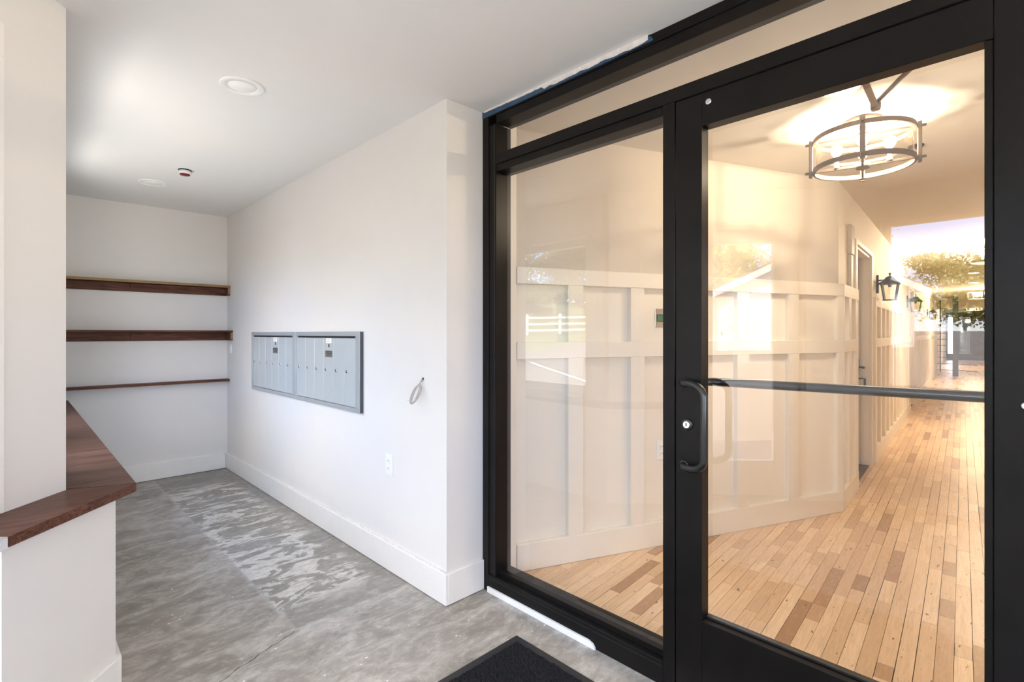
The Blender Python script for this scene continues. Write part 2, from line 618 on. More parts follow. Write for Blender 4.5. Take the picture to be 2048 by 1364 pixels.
# crack running from the strip's corner: a ragged hairline
ck = [(0.878, 2.250), (0.858, 2.236), (0.835, 2.232), (0.800, 2.214), (0.772, 2.212), (0.742, 2.196), (0.715, 2.193), (0.690, 2.172), (0.655, 2.160), (0.630, 2.158), (0.602, 2.140), (0.570, 2.120), (0.55, 2.118), (0.50, 2.09)]
mb = MB()
vs = []
for i, (x, y) in enumerate(ck):
    w = 0.0010 + 0.0010 * random.random()
    vs += [(x - w * .6, y + w, 0.0006), (x + w * .6, y - w, 0.0006)]
mb.add(vs, [(2 * i, 2 * i + 1, 2 * i + 3, 2 * i + 2) for i in range(len(ck) - 1)])
tag(mb.build('floor_crack', M['dark'], floor), 'thin dark crack in the concrete')
# flakes of paint left on the concrete
mb = MB()
for i in range(70):
    x, y = random.uniform(0.45, 1.7), random.uniform(1.3, 3.4)
    if x > 1.46 and y > 1.95:
        continue
    a, r = random.random() * 3, random.uniform(.0012, .0038)
    k = [(x + r * math.cos(a + q) * (1 + random.random()), y + r * .5 * math.sin(a + q) * (1 + random.random())) for q in (0, 1.3, 2.6, 3.9, 5.2)]
    mb.prism(k, 0.0, 0.0012)
tag(mb.build('paint_flakes', M['caulk'], floor), 'scattered white paint specks', kind='stuff')

ceiling = struct('ceiling', MB().prism([(XF - .2, -2.2), (XS + .06, -2.2), (XS + .06, 5.65), (-.2, 5.65), (-.2, 2.5), (XF - .2, 1.2)], H, H + .25), M['ceil'],
                 'plain white ceiling of the entrance vestibule', 'ceiling')

wr = struct('wall_right', MB().prism([(XM, YB + .15), (XM, YR), (1.955, YR), (1.955, YR + .12), (XM + .14, YR + .12), (XM + .14, YB + .15)], 0, H), M['paint'],
            'light grey wall holding the mailboxes, turning the corner to the glass front', 'wall')
struct('wall_back', MB().box(-.15, XM, YB, YB + .15, 0, H), M['paint'], 'light grey end wall carrying three brown shelves', 'wall')

# alcove window wall (left of the alcove) with window_2
wy0, wy1, wz0, wz1 = 2.56, 3.42, 0.80, 2.10
xa, xb = -.02, .131
mb = MB()
wy2, wy3 = 3.68, 4.45
mb.box(xa, xb, 2.40, wy0, 0, H).box(xa, xb, wy1, wy2, 0, H).box(xa, xb, wy3, YB, 0, H)
for p, q in ((wy0, wy1), (wy2, wy3)):
    mb.box(xa, xb, p, q, 0, wz0).box(xa, xb, p, q, wz1, H)
struct('wall_alcove', mb, M['paint'], 'light grey wall above the wooden ledge with the alcove window', 'wall')


def window(name, fr, a0, a1, z0, z1, depth, label, casing=0.10, inner=0.06, proud=.02, sill=True):
    """frame: b positive = outwards (away from the room); casing on the room side"""
    t = thing(name, fr((a0 + a1) / 2, 0, z0), label, 'window', kind='structure')
    for (p, q, r, s_) in ((a0 - casing, a1 + casing, z1, z1 + casing + .04), (a0 - casing, a0, z0 - .0, z1), (a1, a1 + casing, z0 - .0, z1)):
        MB(fr).bbox(p, q, -proud, -.0005, r, s_).build('casing', M['trim'], t)
    if sill:
        MB(fr).bbox(a0 - casing - .02, a1 + casing + .02, -.045, -.0005, z0 - .03, z0).build('sill', M['trim'], t)
    f = inner
    for (p, q, r, s_) in ((a0, a1, z1 - f, z1), (a0, a1, z0, z0 + f), (a0, a0 + f, z0 + f, z1 - f), (a1 - f, a1, z0 + f, z1 - f)):
        MB(fr).bbox(p, q, depth * .4, depth * .7, r, s_).build('sash', M['trim'], t)
    MB(fr).box(a0 + f, a1 - f, depth * .55 - .003, depth * .55 + .003, z0 + f, z1 - f).build('pane', M['glass'], t)
    return t


window('window_2', Fr((xb, 0), (0, 1), (-1, 0)), wy0 + .0, wy1 - .0, wz0, wz1, .15, 'white framed window over the wooden ledge, seen mirrored in the sidelight', proud=.006, sill=False)
window('added_window_5', Fr((xb, 0), (0, 1), (-1, 0)), wy2, wy3, wz0, wz1, .15, 'white framed window added over the far end of the wooden ledge to light the alcove, hidden behind the pillar', proud=.006, sill=False)  # unseen window, inferred and added to brighten the alcove
portal((xa - .03, (wy2 + wy3) / 2, (wz0 + wz1) / 2), wy3 - wy2, wz1 - wz0, 1, 0)
portal((xa - .03, (wy0 + wy1) / 2, (wz0 + wz1) / 2), wy1 - wy0, wz1 - wz0, 1, 0)

# diagonal wall with the street door (frame FD, b>0 into the wall)
b0, b1 = 0.1405, 0.27
da0, da1, dz = 0.385, 1.545, 2.13
mb = MB(FD)
mb.box(0.0372, da0, b0, b1, 0, H).box(da1, 2.10, b0, b1, 0, H).box(da0, da1, b0, b1, dz, H)
struct('wall_left', mb, M['paint'], 'pale wall at the left edge rising behind the wooden ledge', 'wall')
t = thing('door_3', FD((da0 + da1) / 2, b0, 0), 'white street door with one tall pane, seen mirrored in the glass door', 'door', kind='structure')
for (p, q, r, s_) in ((da0 - .115, da1 + .115, dz, dz + .10), (da0 - .115, da0, .762, dz), (da1, da1 + .115, 0, dz)):
    MB(FD).bbox(p, q, b0 - .012, b0 - .0005, r, s_).build('casing', M['trim'], t)
lf = (0.405, 1.525)
for (p, q, r, s_) in ((lf[0], .60, .02, 2.11), (1.33, lf[1], .02, 2.11)):
    MB(FD).bbox(p, q, b0 + .05, b0 + .095, r, s_).build('stile', M['trim'], t)
for (r, s_) in ((.02, .294), (2.016, 2.11)):
    MB(FD).bbox(.60, 1.33, b0 + .05, b0 + .095, r, s_).build('rail', M['trim'], t)
for (p, q) in ((da0, lf[0] - .003), (lf[1] + .003, da1)):
    MB(FD).box(p, q, b0, b1, 0, dz).build('jamb', M['trim'], t)
MB(FD).box(da0 + .02, da1 - .02, b0, b1, 2.114, dz).build('head', M['trim'], t)
MB(FD).box(da0 + .02, da1 - .02, b0, b1, 0, .018).build('threshold', M['steel'], t)
MB(FD).box(.60, 1.33, b0 + .07, b0 + .076, .294, 2.016).build('pane', M['glass'], t)
MB(FD).tube([(1.43, b0 + .05, 1.0), (1.43, b0 + .0, 1.0), (1.37, b0 + .0, 1.0)], .010).build('lever', M['steel'], t)
p_ = FD(.965, b1 + .03, 1.155)
portal(p_, .75, 1.72, OV.x, OV.y)

# street wall with window_3
sy0, sy1, sz0, sz1 = -1.15, .80, .86, 2.17
mb = MB()
mb.box(XF - .15, XF, -2.15, sy0, 0, H).box(XF - .15, XF, sy1, .95, 0, H).box(XF - .15, XF, sy0, sy1, 0, sz0).box(XF - .15, XF, sy0, sy1, sz1, H)
struct('wall_front', mb, M['paint'], 'street wall with the wide shop window, seen mirrored in the glass door', 'wall')
window('window_3', Fr((XF, 0), (0, 1), (-1, 0)), sy0, sy1, sz0, sz1, .15, 'wide white framed shop window, seen mirrored in the right of the glass door', inner=.045)
portal((XF - .18, (sy0 + sy1) / 2, (sz0 + sz1) / 2), sy1 - sy0, sz1 - sz0, 1, 0)
mb = MB()
vx0, vx1, vz0, vz1 = -.95, 1.40, .80, 2.20
mb.box(XF - .15, vx0, -2.2, -2.05, 0, H).box(vx1, XS, -2.2, -2.05, 0, H).box(vx0, vx1, -2.2, -2.05, 0, vz0).box(vx0, vx1, -2.2, -2.05, vz1, H)
struct('wall_side', mb, M['paint'], 'end wall of the vestibule with an opening for the added display window', 'wall')
window('added_window_4', Fr((0, -2.05), (1, 0), (0, -1)), vx0, vx1, vz0, vz1, .15, 'wide white framed display window, unseen, added to the end wall to light the vestibule', inner=.045)  # unseen window added to bring more daylight into the vestibule
portal(((vx0 + vx1) / 2, -2.23, (vz0 + vz1) / 2), vx1 - vx0, vz1 - vz0, 0, 1)
struct('wall_partition', MB().box(XS, XS + .11, -2.05, -.125, 0, H), M['paint'], 'plain wall continuing beyond the glass door', 'wall')

# low wall under the ledge
hw = [C0, V2(.26, YB), V2(.1312, YB), V2(.1312, 2.338)]
e_ = FD(.417, 0, 0); i_ = FD(.417, .140, 0); pc = FD(.0375, .140, 0)
hw = [(C0.x, C0.y), (.26, YB - .0005), (.1315, YB - .0005), (pc.x, pc.y), (i_.x, i_.y), (e_.x, e_.y)]
struct('wall_ledge', MB().prism(hw, 0, .730), M['paint'], 'low pale wall carrying the dark wooden ledge', 'wall')

# the dark wooden ledge: a mitred front board and a side board, with chrome end guard
K = FD(-.02, -.051, 0)
K = V2(.318, 2.2505)
kb = FD(0, -.051, 0)
ledge = thing('window_ledge', (.22, 2.28, .73), 'dark brown wooden ledge capping the low wall, with a sharp mitred corner', 'ledge')


def slab(poly, z0, z1, ch=0.004):
    n = len(poly)
    c = sum((Vector(p) for p in poly), V2(0, 0)) / n
    mb = MB()
    lay = []
    for z, k in ((z0, ch), (z0 + ch, 0), (z1 - ch, 0), (z1, ch)):
        for p in poly:
            d = (c - Vector(p)).normalized()
            q = Vector(p) + d * k
            lay.append((q.x, q.y, z))
    fs = [list(range(n))[::-1], list(range(3 * n, 4 * n))]
    for l in range(3):
        for i in range(n):
            fs.append((l * n + i, l * n + (i + 1) % n, (l + 1) * n + (i + 1) % n, (l + 1) * n + i))
    mb.add(lay, fs)
    return mb


pe, pi = FD(.452, -.051, 0), FD(.452, .1385, 0)
pc2 = FD(.0380, .1385, 0)
K3 = FD(0, -.051, 0)
# mitre corner of the outer edge: diagonal line b=-.051 meets X=.318
sden = (.318 - K3.x) / EV.x
K = V2(.318, K3.y + EV.y * sden)
slab([(pc2.x, pc2.y), (pi.x, pi.y), (pe.x, pe.y), (K.x, K.y)], .7305, .760).build('ledge_board', M['cap_front'], ledge)
slab([(.1325, 2.345), (K.x, K.y + .002), (.318, YB - .001), (.1325, YB - .001)], .7305, .760).build('ledge_board', M['cap_side'], ledge)
MB(FD).bbox(.4535, .476, -.052, .10, .728, .7612, .002).build('end_guard', M['chrome'], ledge)['label'] = 'chrome end guard'

# baseboards
bz = .152
mb_back = struct('baseboard_back', MB().bbox(.28, XM - .0175, YB - .016, YB - .0003, .004, bz), M['trim'], 'white baseboard under the shelf wall', 'baseboard')
bb = thing('baseboard_right', (XM - .008, 3.7, 0), 'long white baseboard under the mailboxes, jointed partway along', 'baseboard', kind='structure')
for (p, q) in ((YR - .0155, 4.231), (4.234, YB - .0003)):
    MB().bbox(XM - .016, XM - .0003, p, q, .004, bz).build('board', M['trim'], bb)
MB().box(XM - .012, XM - .0003, YR - .0003, YB - .02, bz, bz + .006).build('caulk_bead', M['plaster'], bb)
struct('baseboard_corner', MB().bbox(XM - .0005, XS - .002, YR - .016, YR - .0003, .004, bz), M['trim'], 'short white baseboard returning to the black glass front', 'baseboard')
struct('baseboard_left', MB().prism([(.276, YB - .02), (.2605, YB - .02), (.2605, 2.2703), (.250, 2.2590), (.2610, 2.2480), (.276, 2.262)], .004, bz), M['trim'],
       'white baseboard wrapping the foot of the low ledge wall', 'baseboard')
MB(FD)
struct('baseboard_ledge', MB(FD).bbox(.014, .415, -.016, -.0004, .004, bz), M['trim'], 'white baseboard along the diagonal face of the low wall', 'baseboard')

# ================================================================ STOREFRONT (window_1 fixed part, door_1 leaf)
sf = thing('window_1', (1.76, .95, 0), 'black aluminium storefront frame with tall fixed sidelight and transom pane', 'storefront', kind='structure')
BK = M['black']
x0, x1 = XS, XS + .11
def member(name, y0, y1, z0, z1, xa=x0, xb=x1, mat=None, r=.0015):
    return MB().bbox(xa, xb, y0, y1, z0, z1, r).build(name, mat or BK, sf)
member('jamb', 1.913, YR - .001, 0, 2.424)
member('jamb_stop', 1.862, 1.9125, .09, 2.345, x0 + .006)
member('jamb', -.120, -.047, 0, 2.424)
member('head', -.120 + .074, 1.9125, 2.388, 2.424)
member('head_stop', -.046, 1.861, 2.345, 2.3875, x0 + .006)
member('transom_bar', -.046, 1.861, 2.141, 2.190)
member('sidelight_head', .949, 1.861, 2.106, 2.1405, x0 + .008)
member('mullion', .902, .9485, 0, 2.1405)
sill = member('sill', .949, 1.9125, .0, .088)
member('sill_stop', .949, 1.861, .0885, .112, x0 + .030)
MB().box(x0 - .0012, x0 + .001, .95, 1.91, .070, .074).build('sill_groove', M['black_gasket'], sf)
MB().box(x0 - .0012, x0 + .001, 1.866, 1.8695, .09, 2.345).build('jamb_groove', M['black_gasket'], sf)
# panes
MB().box(XG - .003, XG + .003, .9495, 1.8615, .1125, 2.1055).build('sidelight_pane', M['glass'], sf)
MB().box(XG - .003, XG + .003, -.0455, 1.8605, 2.1905, 2.3445).build('transom_pane', M['glass'], sf)
# white caulk strip at the foot of the sill
MB().plate([(1.912, 0), (1.912, .029), (1.285, .029), (1.262, .022), (1.252, .010), (1.250, 0)], XS - .009, XS - .0005)
n_ = MB(Fr((XS, 0), (0, 1), (-1, 0))).plate([(1.912, .001), (1.912, .029), (1.285, .029), (1.262, .022), (1.252, .010), (1.250, .001)], .0005, .009)
n_.build('caulk_strip', M['caulk'], sf)
# blue film and torn plaster along the head
FS = Fr((XS, 0), (0, 1), (-1, 0))
MB(FS).plate([(1.955, 2.392), (1.955, 2.4235), (1.03, 2.4235), (.995, 2.415), (.985, 2.396), (1.2, 2.393)], .0006, .003).build('protective_film', M['blue'], sf)['label'] = 'strip of blue film left on the frame head'
up, lo = [], []
y = 1.94
while y > .975:
    f = (1.94 - y) / .95
    w = .003 + (.019 if f > .42 else .004 + .012 * f) * (0.75 + .5 * random.random())
    up.append((y, 2.4245)); lo.append((y, 2.4245 - w))
    y -= random.uniform(.012, .035)
MB(FS).plate(up + lo[::-1], .0031, .006).build('torn_plaster', M['plaster'], sf)['label'] = 'ragged white torn plaster'
MB().box(x1 + .001, x1 + .024, .95, 1.86, .001, .032).build('floor_stop', M['trim_cream'], sf)

dr = thing('door_1', (1.74, .45, .01), 'black framed glass entrance door with curved pull handle', 'door', kind='structure')
dx0, dx1 = XS, XS + .052
def dmem(name, y0, y1, z0, z1, mat=None, xa=dx0, xb=dx1, r=.0015):
    return MB().bbox(xa, xb, y0, y1, z0, z1, r).build(name, mat or BK, dr)
dmem('stile', .800, .897, .012, 2.135)
dmem('stile', -.042, .062, .012, 2.135)
dmem('rail', .0625, .7995, 2.022, 2.135)
dmem('rail', .0625, .7995, .012, .300)
dmem('glazing_stop', .0625, .079, .3005, 2.0215, None, dx0 + .004)
dmem('glazing_stop', .079, .7995, .3005, .309, M['handle'], dx0 + .028)['label'] = 'sloped bright-edged stop under the pane'
MB().box(XG - .003, XG + .003, .0795, .7993, .3095, 2.0217).build('pane', M['glass'], dr)
# pull handle: offset tube, bends out of the stile and sideways over the glass
hp = []
def arc(a, b, c, n=7):
    a, b, c = Vector(a), Vector(b), Vector(c)
    return [tuple(a * (1 - u) ** 2 + b * 2 * u * (1 - u) + c * u * u) for u in [i / n for i in range(n + 1)]]
top_m, bot_m = (XS, .866, 1.124), (XS, .866, .832)
hp = [top_m, (1.69, .860, 1.126)] + arc((1.682, .850, 1.127), (1.656, .772, 1.130), (1.654, .766, 1.085)) + arc((1.654, .766, .872), (1.656, .772, .828), (1.682, .850, .830)) + [(1.69, .860, .831), bot_m]
hnd = MB().tube(hp, .0125, 14).build('pull_handle', M['handle'], dr)
for m_ in (top_m, bot_m):
    MB().lathe([(.017, 0), (.017, .003), (.013, .006)], m_, (-1, 0, 0), 16).build('mounting_collar', M['handle'], hnd)
lk = MB().lathe([(.0215, 0), (.0215, .004), (.019, .008), (.012, .0085)], (XS, .852, .977), (-1, 0, 0), 24).build('lock_collar', M['handle'], dr)
MB().lathe([(.0125, 0), (.0125, .0105), (.0115, .011)], (XS, .852, .977), (-1, 0, 0), 20).build('lock_cylinder', M['chrome'], lk)
MB().box(XS - .0125, XS - .0108, .8505, .8535, .972, .984).build('key_slot', M['dark'], lk)
for (yy, zz) in ((.776, 2.099), (.005, 1.128)):
    MB().lathe([(.011, 0), (.011, .002), (.008, .004)], (XS, yy, zz), (-1, 0, 0), 16).build('bolt_cap', M['chrome'], dr)
# push bar on the inner face
pb = [(dx1, .845, 1.122), (dx1 + .05, .84, 1.122), (dx1 + .075, .815, 1.122), (dx1 + .08, .78, 1.122), (dx1 + .08, .09, 1.131), (dx1 + .075, .055, 1.131), (dx1 + .05, .03, 1.131), (dx1, .02, 1.131)]
MB().tube(pb, .0150, 12).build('push_bar', M['handle'], dr)
MB().bbox(XS + .01, XS + .1, -.046, .9, .0, .0105, .002).build('threshold', M['black'], dr)
cl = MB().bbox(dx1 + .0005, dx1 + .055, .10, .40, 2.055, 2.112, .004).build('door_closer', M['closer'], dr)
MB().tube([(dx1 + .03, .19, 2.088), (dx1 + .03, .19, 2.075)], .012, 10).build('closer_spindle', M['closer'], cl)
MB().tube([(dx1 + .03, .19, 2.080), (2.085, .366, 2.080)], .0075, 8).build('closer_arm', M['closer'], cl)
MB(Fr((2.085, .366, 0), (-.998, -.06), (-.06, .998))).bbox(-.012, .225, -.009, .009, 2.062, 2.070, .001).build('forearm', M['closer'], cl)
MB().lathe([(.013, 2.056), (.015, 2.062), (.015, 2.084), (.011, 2.089)], (2.085, .366, 0), n=14).build('elbow_joint', M['closer'], cl)

# ================================================================ INTERIOR: foyer and hall
FZ = -.018
e1 = W1 + HD * 31
sub = struct('floor_hall', MB().prism([(1.795, -1.6), (34.5, -1.6 + 2.2), (34.5, 4.0), (4.4, 1.35), (1.795, 2.05)], -.2, FZ - .001), M['dark'], 'narrow maple strip floor of the foyer and hall', 'floor')
PW = .0572
unit = MB().bbox(0, 1, -.5, .5, -1, 0, .0001)
um = bpy.data.meshes.new('plank')
um.from_pydata([(x, y, z) for x in (0, 1) for y in (-.5, .5) for z in (-1, 0)], [], [(0, 1, 3, 2), (4, 6, 7, 5), (0, 4, 5, 1), (2, 3, 7, 6), (0, 2, 6, 4), (1, 5, 7, 3)])
um.materials.append(M['plank'])
fdir = V2(math.cos(R(TH)), math.sin(R(TH)))
rdir = V2(fdir.y, -fdir.x)
cands = []
rng = random.Random(3)
row = 0
w = -2.06
while w < 1.62:
    # start of row at X = 1.83 (or the reveal), end at the angled wall / hall end
    s0 = (1.836 - W1.x - HN.x * w) / HD.x
    if w > .0:
        # angled wall: point W1 + HD*s + HN*w lies on line through W1 along -AD
        lam = w / (-AD.dot(HN))
        s1 = -lam * AD.dot(HD) + .03
    else:
        s1 = 30.0
    s = s0 - 0.0
    first = True
    while s < s1 - .03:
        ln = rng.uniform(.20, .80) if rng.random() < .85 else rng.uniform(.10, .25)
        if first:
            ln *= rng.random() * .8 + .2
            first = False
        en = min(s + ln, s1)
        cands.append((s, en, w))
        s = en
    w += PW
    row += 1
def cam_uvd(s, w):
    p = W1 + HD * s + HN * w
    d = p.dot(fdir)
    return (1024 + 1017 * p.dot(rdir) / max(d, .05), 667 + 1017 * 1.3 / max(d, .05), d)
scored = []
for c in cands:
    m_ = cam_uvd((c[0] + c[1]) / 2, c[2])
    vis = 985 < m_[0] < 2010 and m_[1] < 1420
    px = (c[1] - c[0]) * (1.3 / max(m_[2], .3) ** 3) if vis else 0
    scored.append((m_[2] if vis else 99 + m_[2], c))
scored.sort(key=lambda x: x[0])
single, rest = scored[:300], scored[300:]
for _, (s, en, w) in single:
    o = bpy.data.objects.new('plank', um)
    COL.objects.link(o)
    o.parent = sub
    p = W1 + HD * s + HN * w
    o.location = (p.x, p.y, random.uniform(-.0006, 0))
    o.rotation_euler = (0, 0, HALL_ANG)
    o.scale = (en - s - .0012, PW - random.choice((.0012, .0014, .0018, .0034)), .017)
fh2 = Fr(W1, HD, HN)
mb = MB(fh2)
for _, (s, en, w) in rest:
    mb.box(s, en - .001, w - PW / 2 + .0006, w + PW / 2 - .0006, FZ, -.0002)
o = mb.build('strip_flooring', M['plank_far'], sub, recalc=False)
o['kind'] = 'stuff'

struct('ceiling_hall', MB().prism([(1.772, -1.9), (34.5, .3), (34.5, 4.2), (4.4, 1.4), (1.772, 2.2)], H, H + .25), M['ceil_hall'], 'white ceiling of the foyer and hall beyond the glass', 'ceiling')

# angled foyer wall with wainscot
aw = struct('wall_angled', MB(FA).prism([(-.02, -.0), (ALEN, 0), (ALEN, -.10), (-.02, -.10)], 0, H), M['paint_beige'], 'angled foyer wall with cream panelled wainscot and green button', 'wall')
PR = .036
WZ = 1.664
def wains(fr, parent, a0, a1, stiles, base_h=.150):
    MB(fr).bbox(a0, a1, .0004, PR + .002, .001, base_h).build('wainscot_base', M['trim_cream'], parent)
    MB(fr).bbox(a0, a1, .0004, PR, 1.160, 1.252).build('wainscot_rail', M['trim_cream'], parent)
    MB(fr).bbox(a0, a1, .0004, PR + .002, 1.573, WZ).build('wainscot_rail', M['trim_cream'], parent)
    for (p, q) in stiles:
        for (r, s_) in ((base_h, 1.1598), (1.2522, 1.5728)):
            MB(fr).bbox(p, q, .0004, PR - .001, r, s_, .001).build('wainscot_stile', M['trim_cream'], parent)
    for (p0, p1) in zip([a0] + [q for _, q in stiles], [p for p, _ in stiles] + [a1]):
        if p1 - p0 > .05:
            for (r, s_) in ((base_h, 1.1598), (1.2522, 1.5728)):
                MB(fr).box(p0 - .001, p1 + .001, .0003, .002, r - .001, s_ + .001).build('wainscot_panel', M['paint_cream'], parent)
wains(FA, aw, 0.0, ALEN - .0005, [(.315, .412), (.735, .832), (1.152, 1.25), (1.566, 1.667), (2.03, 2.13), (2.516, ALEN - .0005)])

# hall wall with recessed doors
mb = MB(FH)
HT = -.18
D1, D2 = (.775, 1.69), (6.50, 7.42)
segs = [(0, D1[0]), (D1[1], D2[0]), (D2[1], 29.0)]
for (p, q) in segs:
    mb.box(p, q, HT, 0, 0, H)
for (p, q) in (D1, D2):
    mb.box(p, q, HT, 0, 2.06, H)
hw_ = struct('wall_hall', mb, M['paint_cream'], 'long cream hall wall with panelled wainscot and black lanterns', 'wall')
wains(FH, hw_, .004, .69, [(.004, .03), (.23, .34), (.55, .69)])
st = [(1.80, 1.92)]
a = 2.22
while a < 6.3:
    st.append((a, a + .11)); a += .42
wains(FH, hw_, 1.80, 6.40, st)
st = []
a = 7.54
while a < 28.4:
    st.append((a, a + .11)); a += .42
wains(FH, hw_, 7.54, 28.6, st)

def hall_door(name, D, label, lever=True):
    t = thing(name, FH((D[0] + D[1]) / 2, 0, 0), label, 'door', kind='structure')
    MB(FH).bbox(D[0] + .001, D[1] - .001, -.130, -.085, .0, 2.058).build('door_leaf', M['door_grey'], t)
    MB(FH).bbox(D[1], D[1] + .075, .0004, .018, 0, 2.10).build('casing', M['trim_cream'], t)
    MB(FH).bbox(D[0] - .07, D[0], .0004, .018, 0, 2.10).build('casing', M['trim_cream'], t)
    MB(FH).bbox(D[0], D[1], .0004, .018, 2.06, 2.10).build('casing', M['trim_cream'], t)
    MB(FH).bbox(D[1] - .022, D[1] - .0005, HT + .016, -.001, 0, 2.0595).build('jamb', M['trim_cream'], t)
    MB(FH).bbox(D[1] - .034, D[1] - .0225, -.068, -.048, 0, 2.038).build('door_stop', M['trim_cream'], t)
    MB(FH).bbox(D[0] + .0005, D[1] - .023, HT + .016, -.001, 2.040, 2.0595).build('head_jamb', M['trim_cream'], t)
    MB(FH).box(D[0] + .001, D[1] - .023, HT + .016, -.001, -.0005, .004).build('threshold', M['brick'], t)
    if lever:
        k = MB(FH).bbox(D[1] - .13, D[1] - .07, -.0845, -.077, .89, 1.05).build('lock_plate', M['iron'], t)
        MB(FH).tube([(D[1] - .10, -.080, .97), (D[1] - .10, -.030, .97), (D[1] - .21, -.030, .97)], .010, 8).build('lever', M['iron'], k)
        MB(FH).tube([(D[1] - .10, -.0855, .86), (D[1] - .10, -.030, .86), (D[1] - .10, -.030, .71), (D[1] - .10, -.0855, .71)], .010, 8).build('pull_bar', M['iron'], t)
    return t
hall_door('door_2', D1, 'recessed taupe hall door with black lever just past the foyer corner')
hall_door('door_4', D2, 'second recessed hall door between the two nearest black lanterns', False)

# far side of the hall and its end
FRt = Fr(W1 + HN * (-2.10), HD, HN)
struct('wall_far', MB(FRt).box(-2.45, 31, -.15, 0, 0, H), M['paint_cream'], 'plain cream wall on the far side of the hall', 'wall')
SE = 28.9
mb = MB(fh2)
mb.box(SE, SE + .2, -.06, -.0, 0, H).box(SE, SE + .2, -1.02, -.06, 2.36, H)
struct('wall_end', mb, M['paint_cream'], 'cream end wall of the hall above the dark glazed door', 'wall')
bw = thing('wall_brick', fh2(SE, -1.55, 0), 'dark brown brick wall at the far end of the hall', 'wall', kind='structure')
MB(fh2).box(SE + .015, SE + .2, -2.1, -1.02, 0, H).build('mortar', M['far_dark'], bw)
zz = .005
r_ = 0
while zz < H - .08:
    ww = -1.021 - (.11 if r_ % 2 else 0)
    if r_ % 2:
        MB(fh2).box(SE, SE + .014, -1.127, -1.021, zz, zz + .075).build('brick', M['brick'], bw)
        ww = -1.14
    while ww > -2.09:
        MB(fh2).box(SE + random.uniform(0, .004), SE + .014, max(ww - .21, -2.098), ww, zz, zz + .075).build('brick', M['brick'], bw)
        ww -= .225
    zz += .088
    r_ += 1
t = thing('door_5', fh2(SE, -.54, 0), 'black glazed double door closing the far end of the hall', 'door', kind='structure')
for (p, q, r, s_) in ((-.13, -.062, 0, 2.355), (-1.018, -.95, 0, 2.355), (-.95, -.13, 2.10, 2.355), (-.55, -.42, .0, 2.10), (-.42, -.13, 0, .30), (-.95, -.55, 0, .30)):
    MB(fh2).bbox(SE + .02, SE + .08, p, q, r, s_).build('frame', M['iron'], t)
for (p, q) in ((-.42, -.13), (-.95, -.55)):
    MB(fh2).box(SE + .045, SE + .051, p, q, .30, 2.10).build('pane', M['glass'], t)
MB(fh2).tube([(SE + .02, -.40, 1.25), (SE - .04, -.40, 1.25), (SE - .04, -.40, .9), (SE + .02, -.40, .9)], .012, 8).build('pull_handle', M['iron'], t)
struct('wall_pane_backing', MB(fh2).box(SE + 1.2, SE + 1.35, -3.0, -.47, 0, H + .4), M['far_dark'], 'dark wall added outside the far hall door to darken its right pane', 'wall')  # dark backing added behind the glass so the right pane reads grey
struct('trim_beam', MB(fh2).box(19.5, 20.0, -2.08, -.004, 2.20, H - .001), M['paint_cream'], 'cream ceiling beam crossing the hall above the cable railing', 'beam')

# ================================================================ THINGS: vestibule
MW = Fr((XM, 0, 0), (0, 1), (-1, 0))     # a = world Y, b = out of the mailbox wall


def mailbox(y0, y1, locks, label, lab_door, widths=.1452):
    t = thing('mailbox_panel', (XM, (y0 + y1) / 2, .83), label, 'mailboxes', 'wall mailbox panels')
    z0, z1, b = .828, 1.312, .024
    f = MB(MW)
    f.box(y0, y1, .0003, .012, z0 + .001, z1 - .001)
    f.bbox(y0, y1, .012, b, 1.284, z1, .0015)
    f.bbox(y0, y1, .012, b, z0, .853, .0015)
    f.bbox(y0, y0 + .052, .012, b, .8531, 1.2839, .0015)
    f.bbox(y1 - .030, y1, .012, b, .8531, 1.2839, .0015)
    f.build('frame', M['mail_frame'], t)
    MB(MW).box(y0 - .0022, y0 - .0002, .0004, b - .003, z0 + .001, z1 - .001).build('side_edge', M['mail_edge'], t)
    MB(MW).box(y0 + .054, y1 - .032, .0125, .0145, 1.272, 1.2835).build('slot', M['dark'], t)
    ds = []
    for i, (d0, d1) in enumerate(locks):
        zt = 1.2705
        d = MB(MW).bbox(d0 + .0011, d1 - .0011, .0125, .0215, .857, zt, .0012).build('door', M['mail'], t)
        lc = d1 - .036
        k = MB(MW).lathe([(.0105, 0), (.0105, .003), (.008, .0055)], (lc, .0215, 1.066), (0, 1, 0), 16).build('lock', M['chrome'], d)
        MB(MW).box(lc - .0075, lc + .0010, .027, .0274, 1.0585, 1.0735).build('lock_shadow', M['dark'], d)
        ds.append((d0, d1))
    d0, d1 = ds[lab_door]
    MB(MW).box(d0 + .030, d0 + .110, .0216, .0222, 1.238, 1.270).build('paper_label', M['paper'], t)
    MB(MW).box(d0 + .060, d0 + .074, .0216, .0224, 1.211, 1.232).build('keyhole', M['dark'], t)
    pl_ = MB(MW).box(d0 + .018, d0 + .120, .0216, .0226, 1.147, 1.190).build('maker_plate', M['plate'], t)
    for i in range(3):
        MB(MW).box(d0 + .026, d0 + .112 - .012 * i, .0227, .0230, 1.180 - .010 * i, 1.1825 - .010 * i).build('engraved_line', M['dark'], pl_)
    for i in range(2):
        MB(MW).box(d0 + .040 + .01 * i, d0 + .100, .0223, .0226, 1.258 - .010 * i, 1.2605 - .010 * i).build('printed_line', M['conduit'], t)
    return t


d2 = [(2.822 + .1452 * i, 2.822 + .1452 * (i + 1)) for i in range(6)]
d1 = [(3.761 + .1452 * i, 3.761 + .1452 * (i + 1)) for i in range(6)]
mailbox(2.768, 3.7235, d2, 'silver six-door mailbox panel nearest the glass front, larger of the pair', 2)
mailbox(3.7265, 4.668, d1, 'silver six-door mailbox panel nearest the wall shelves', 2)


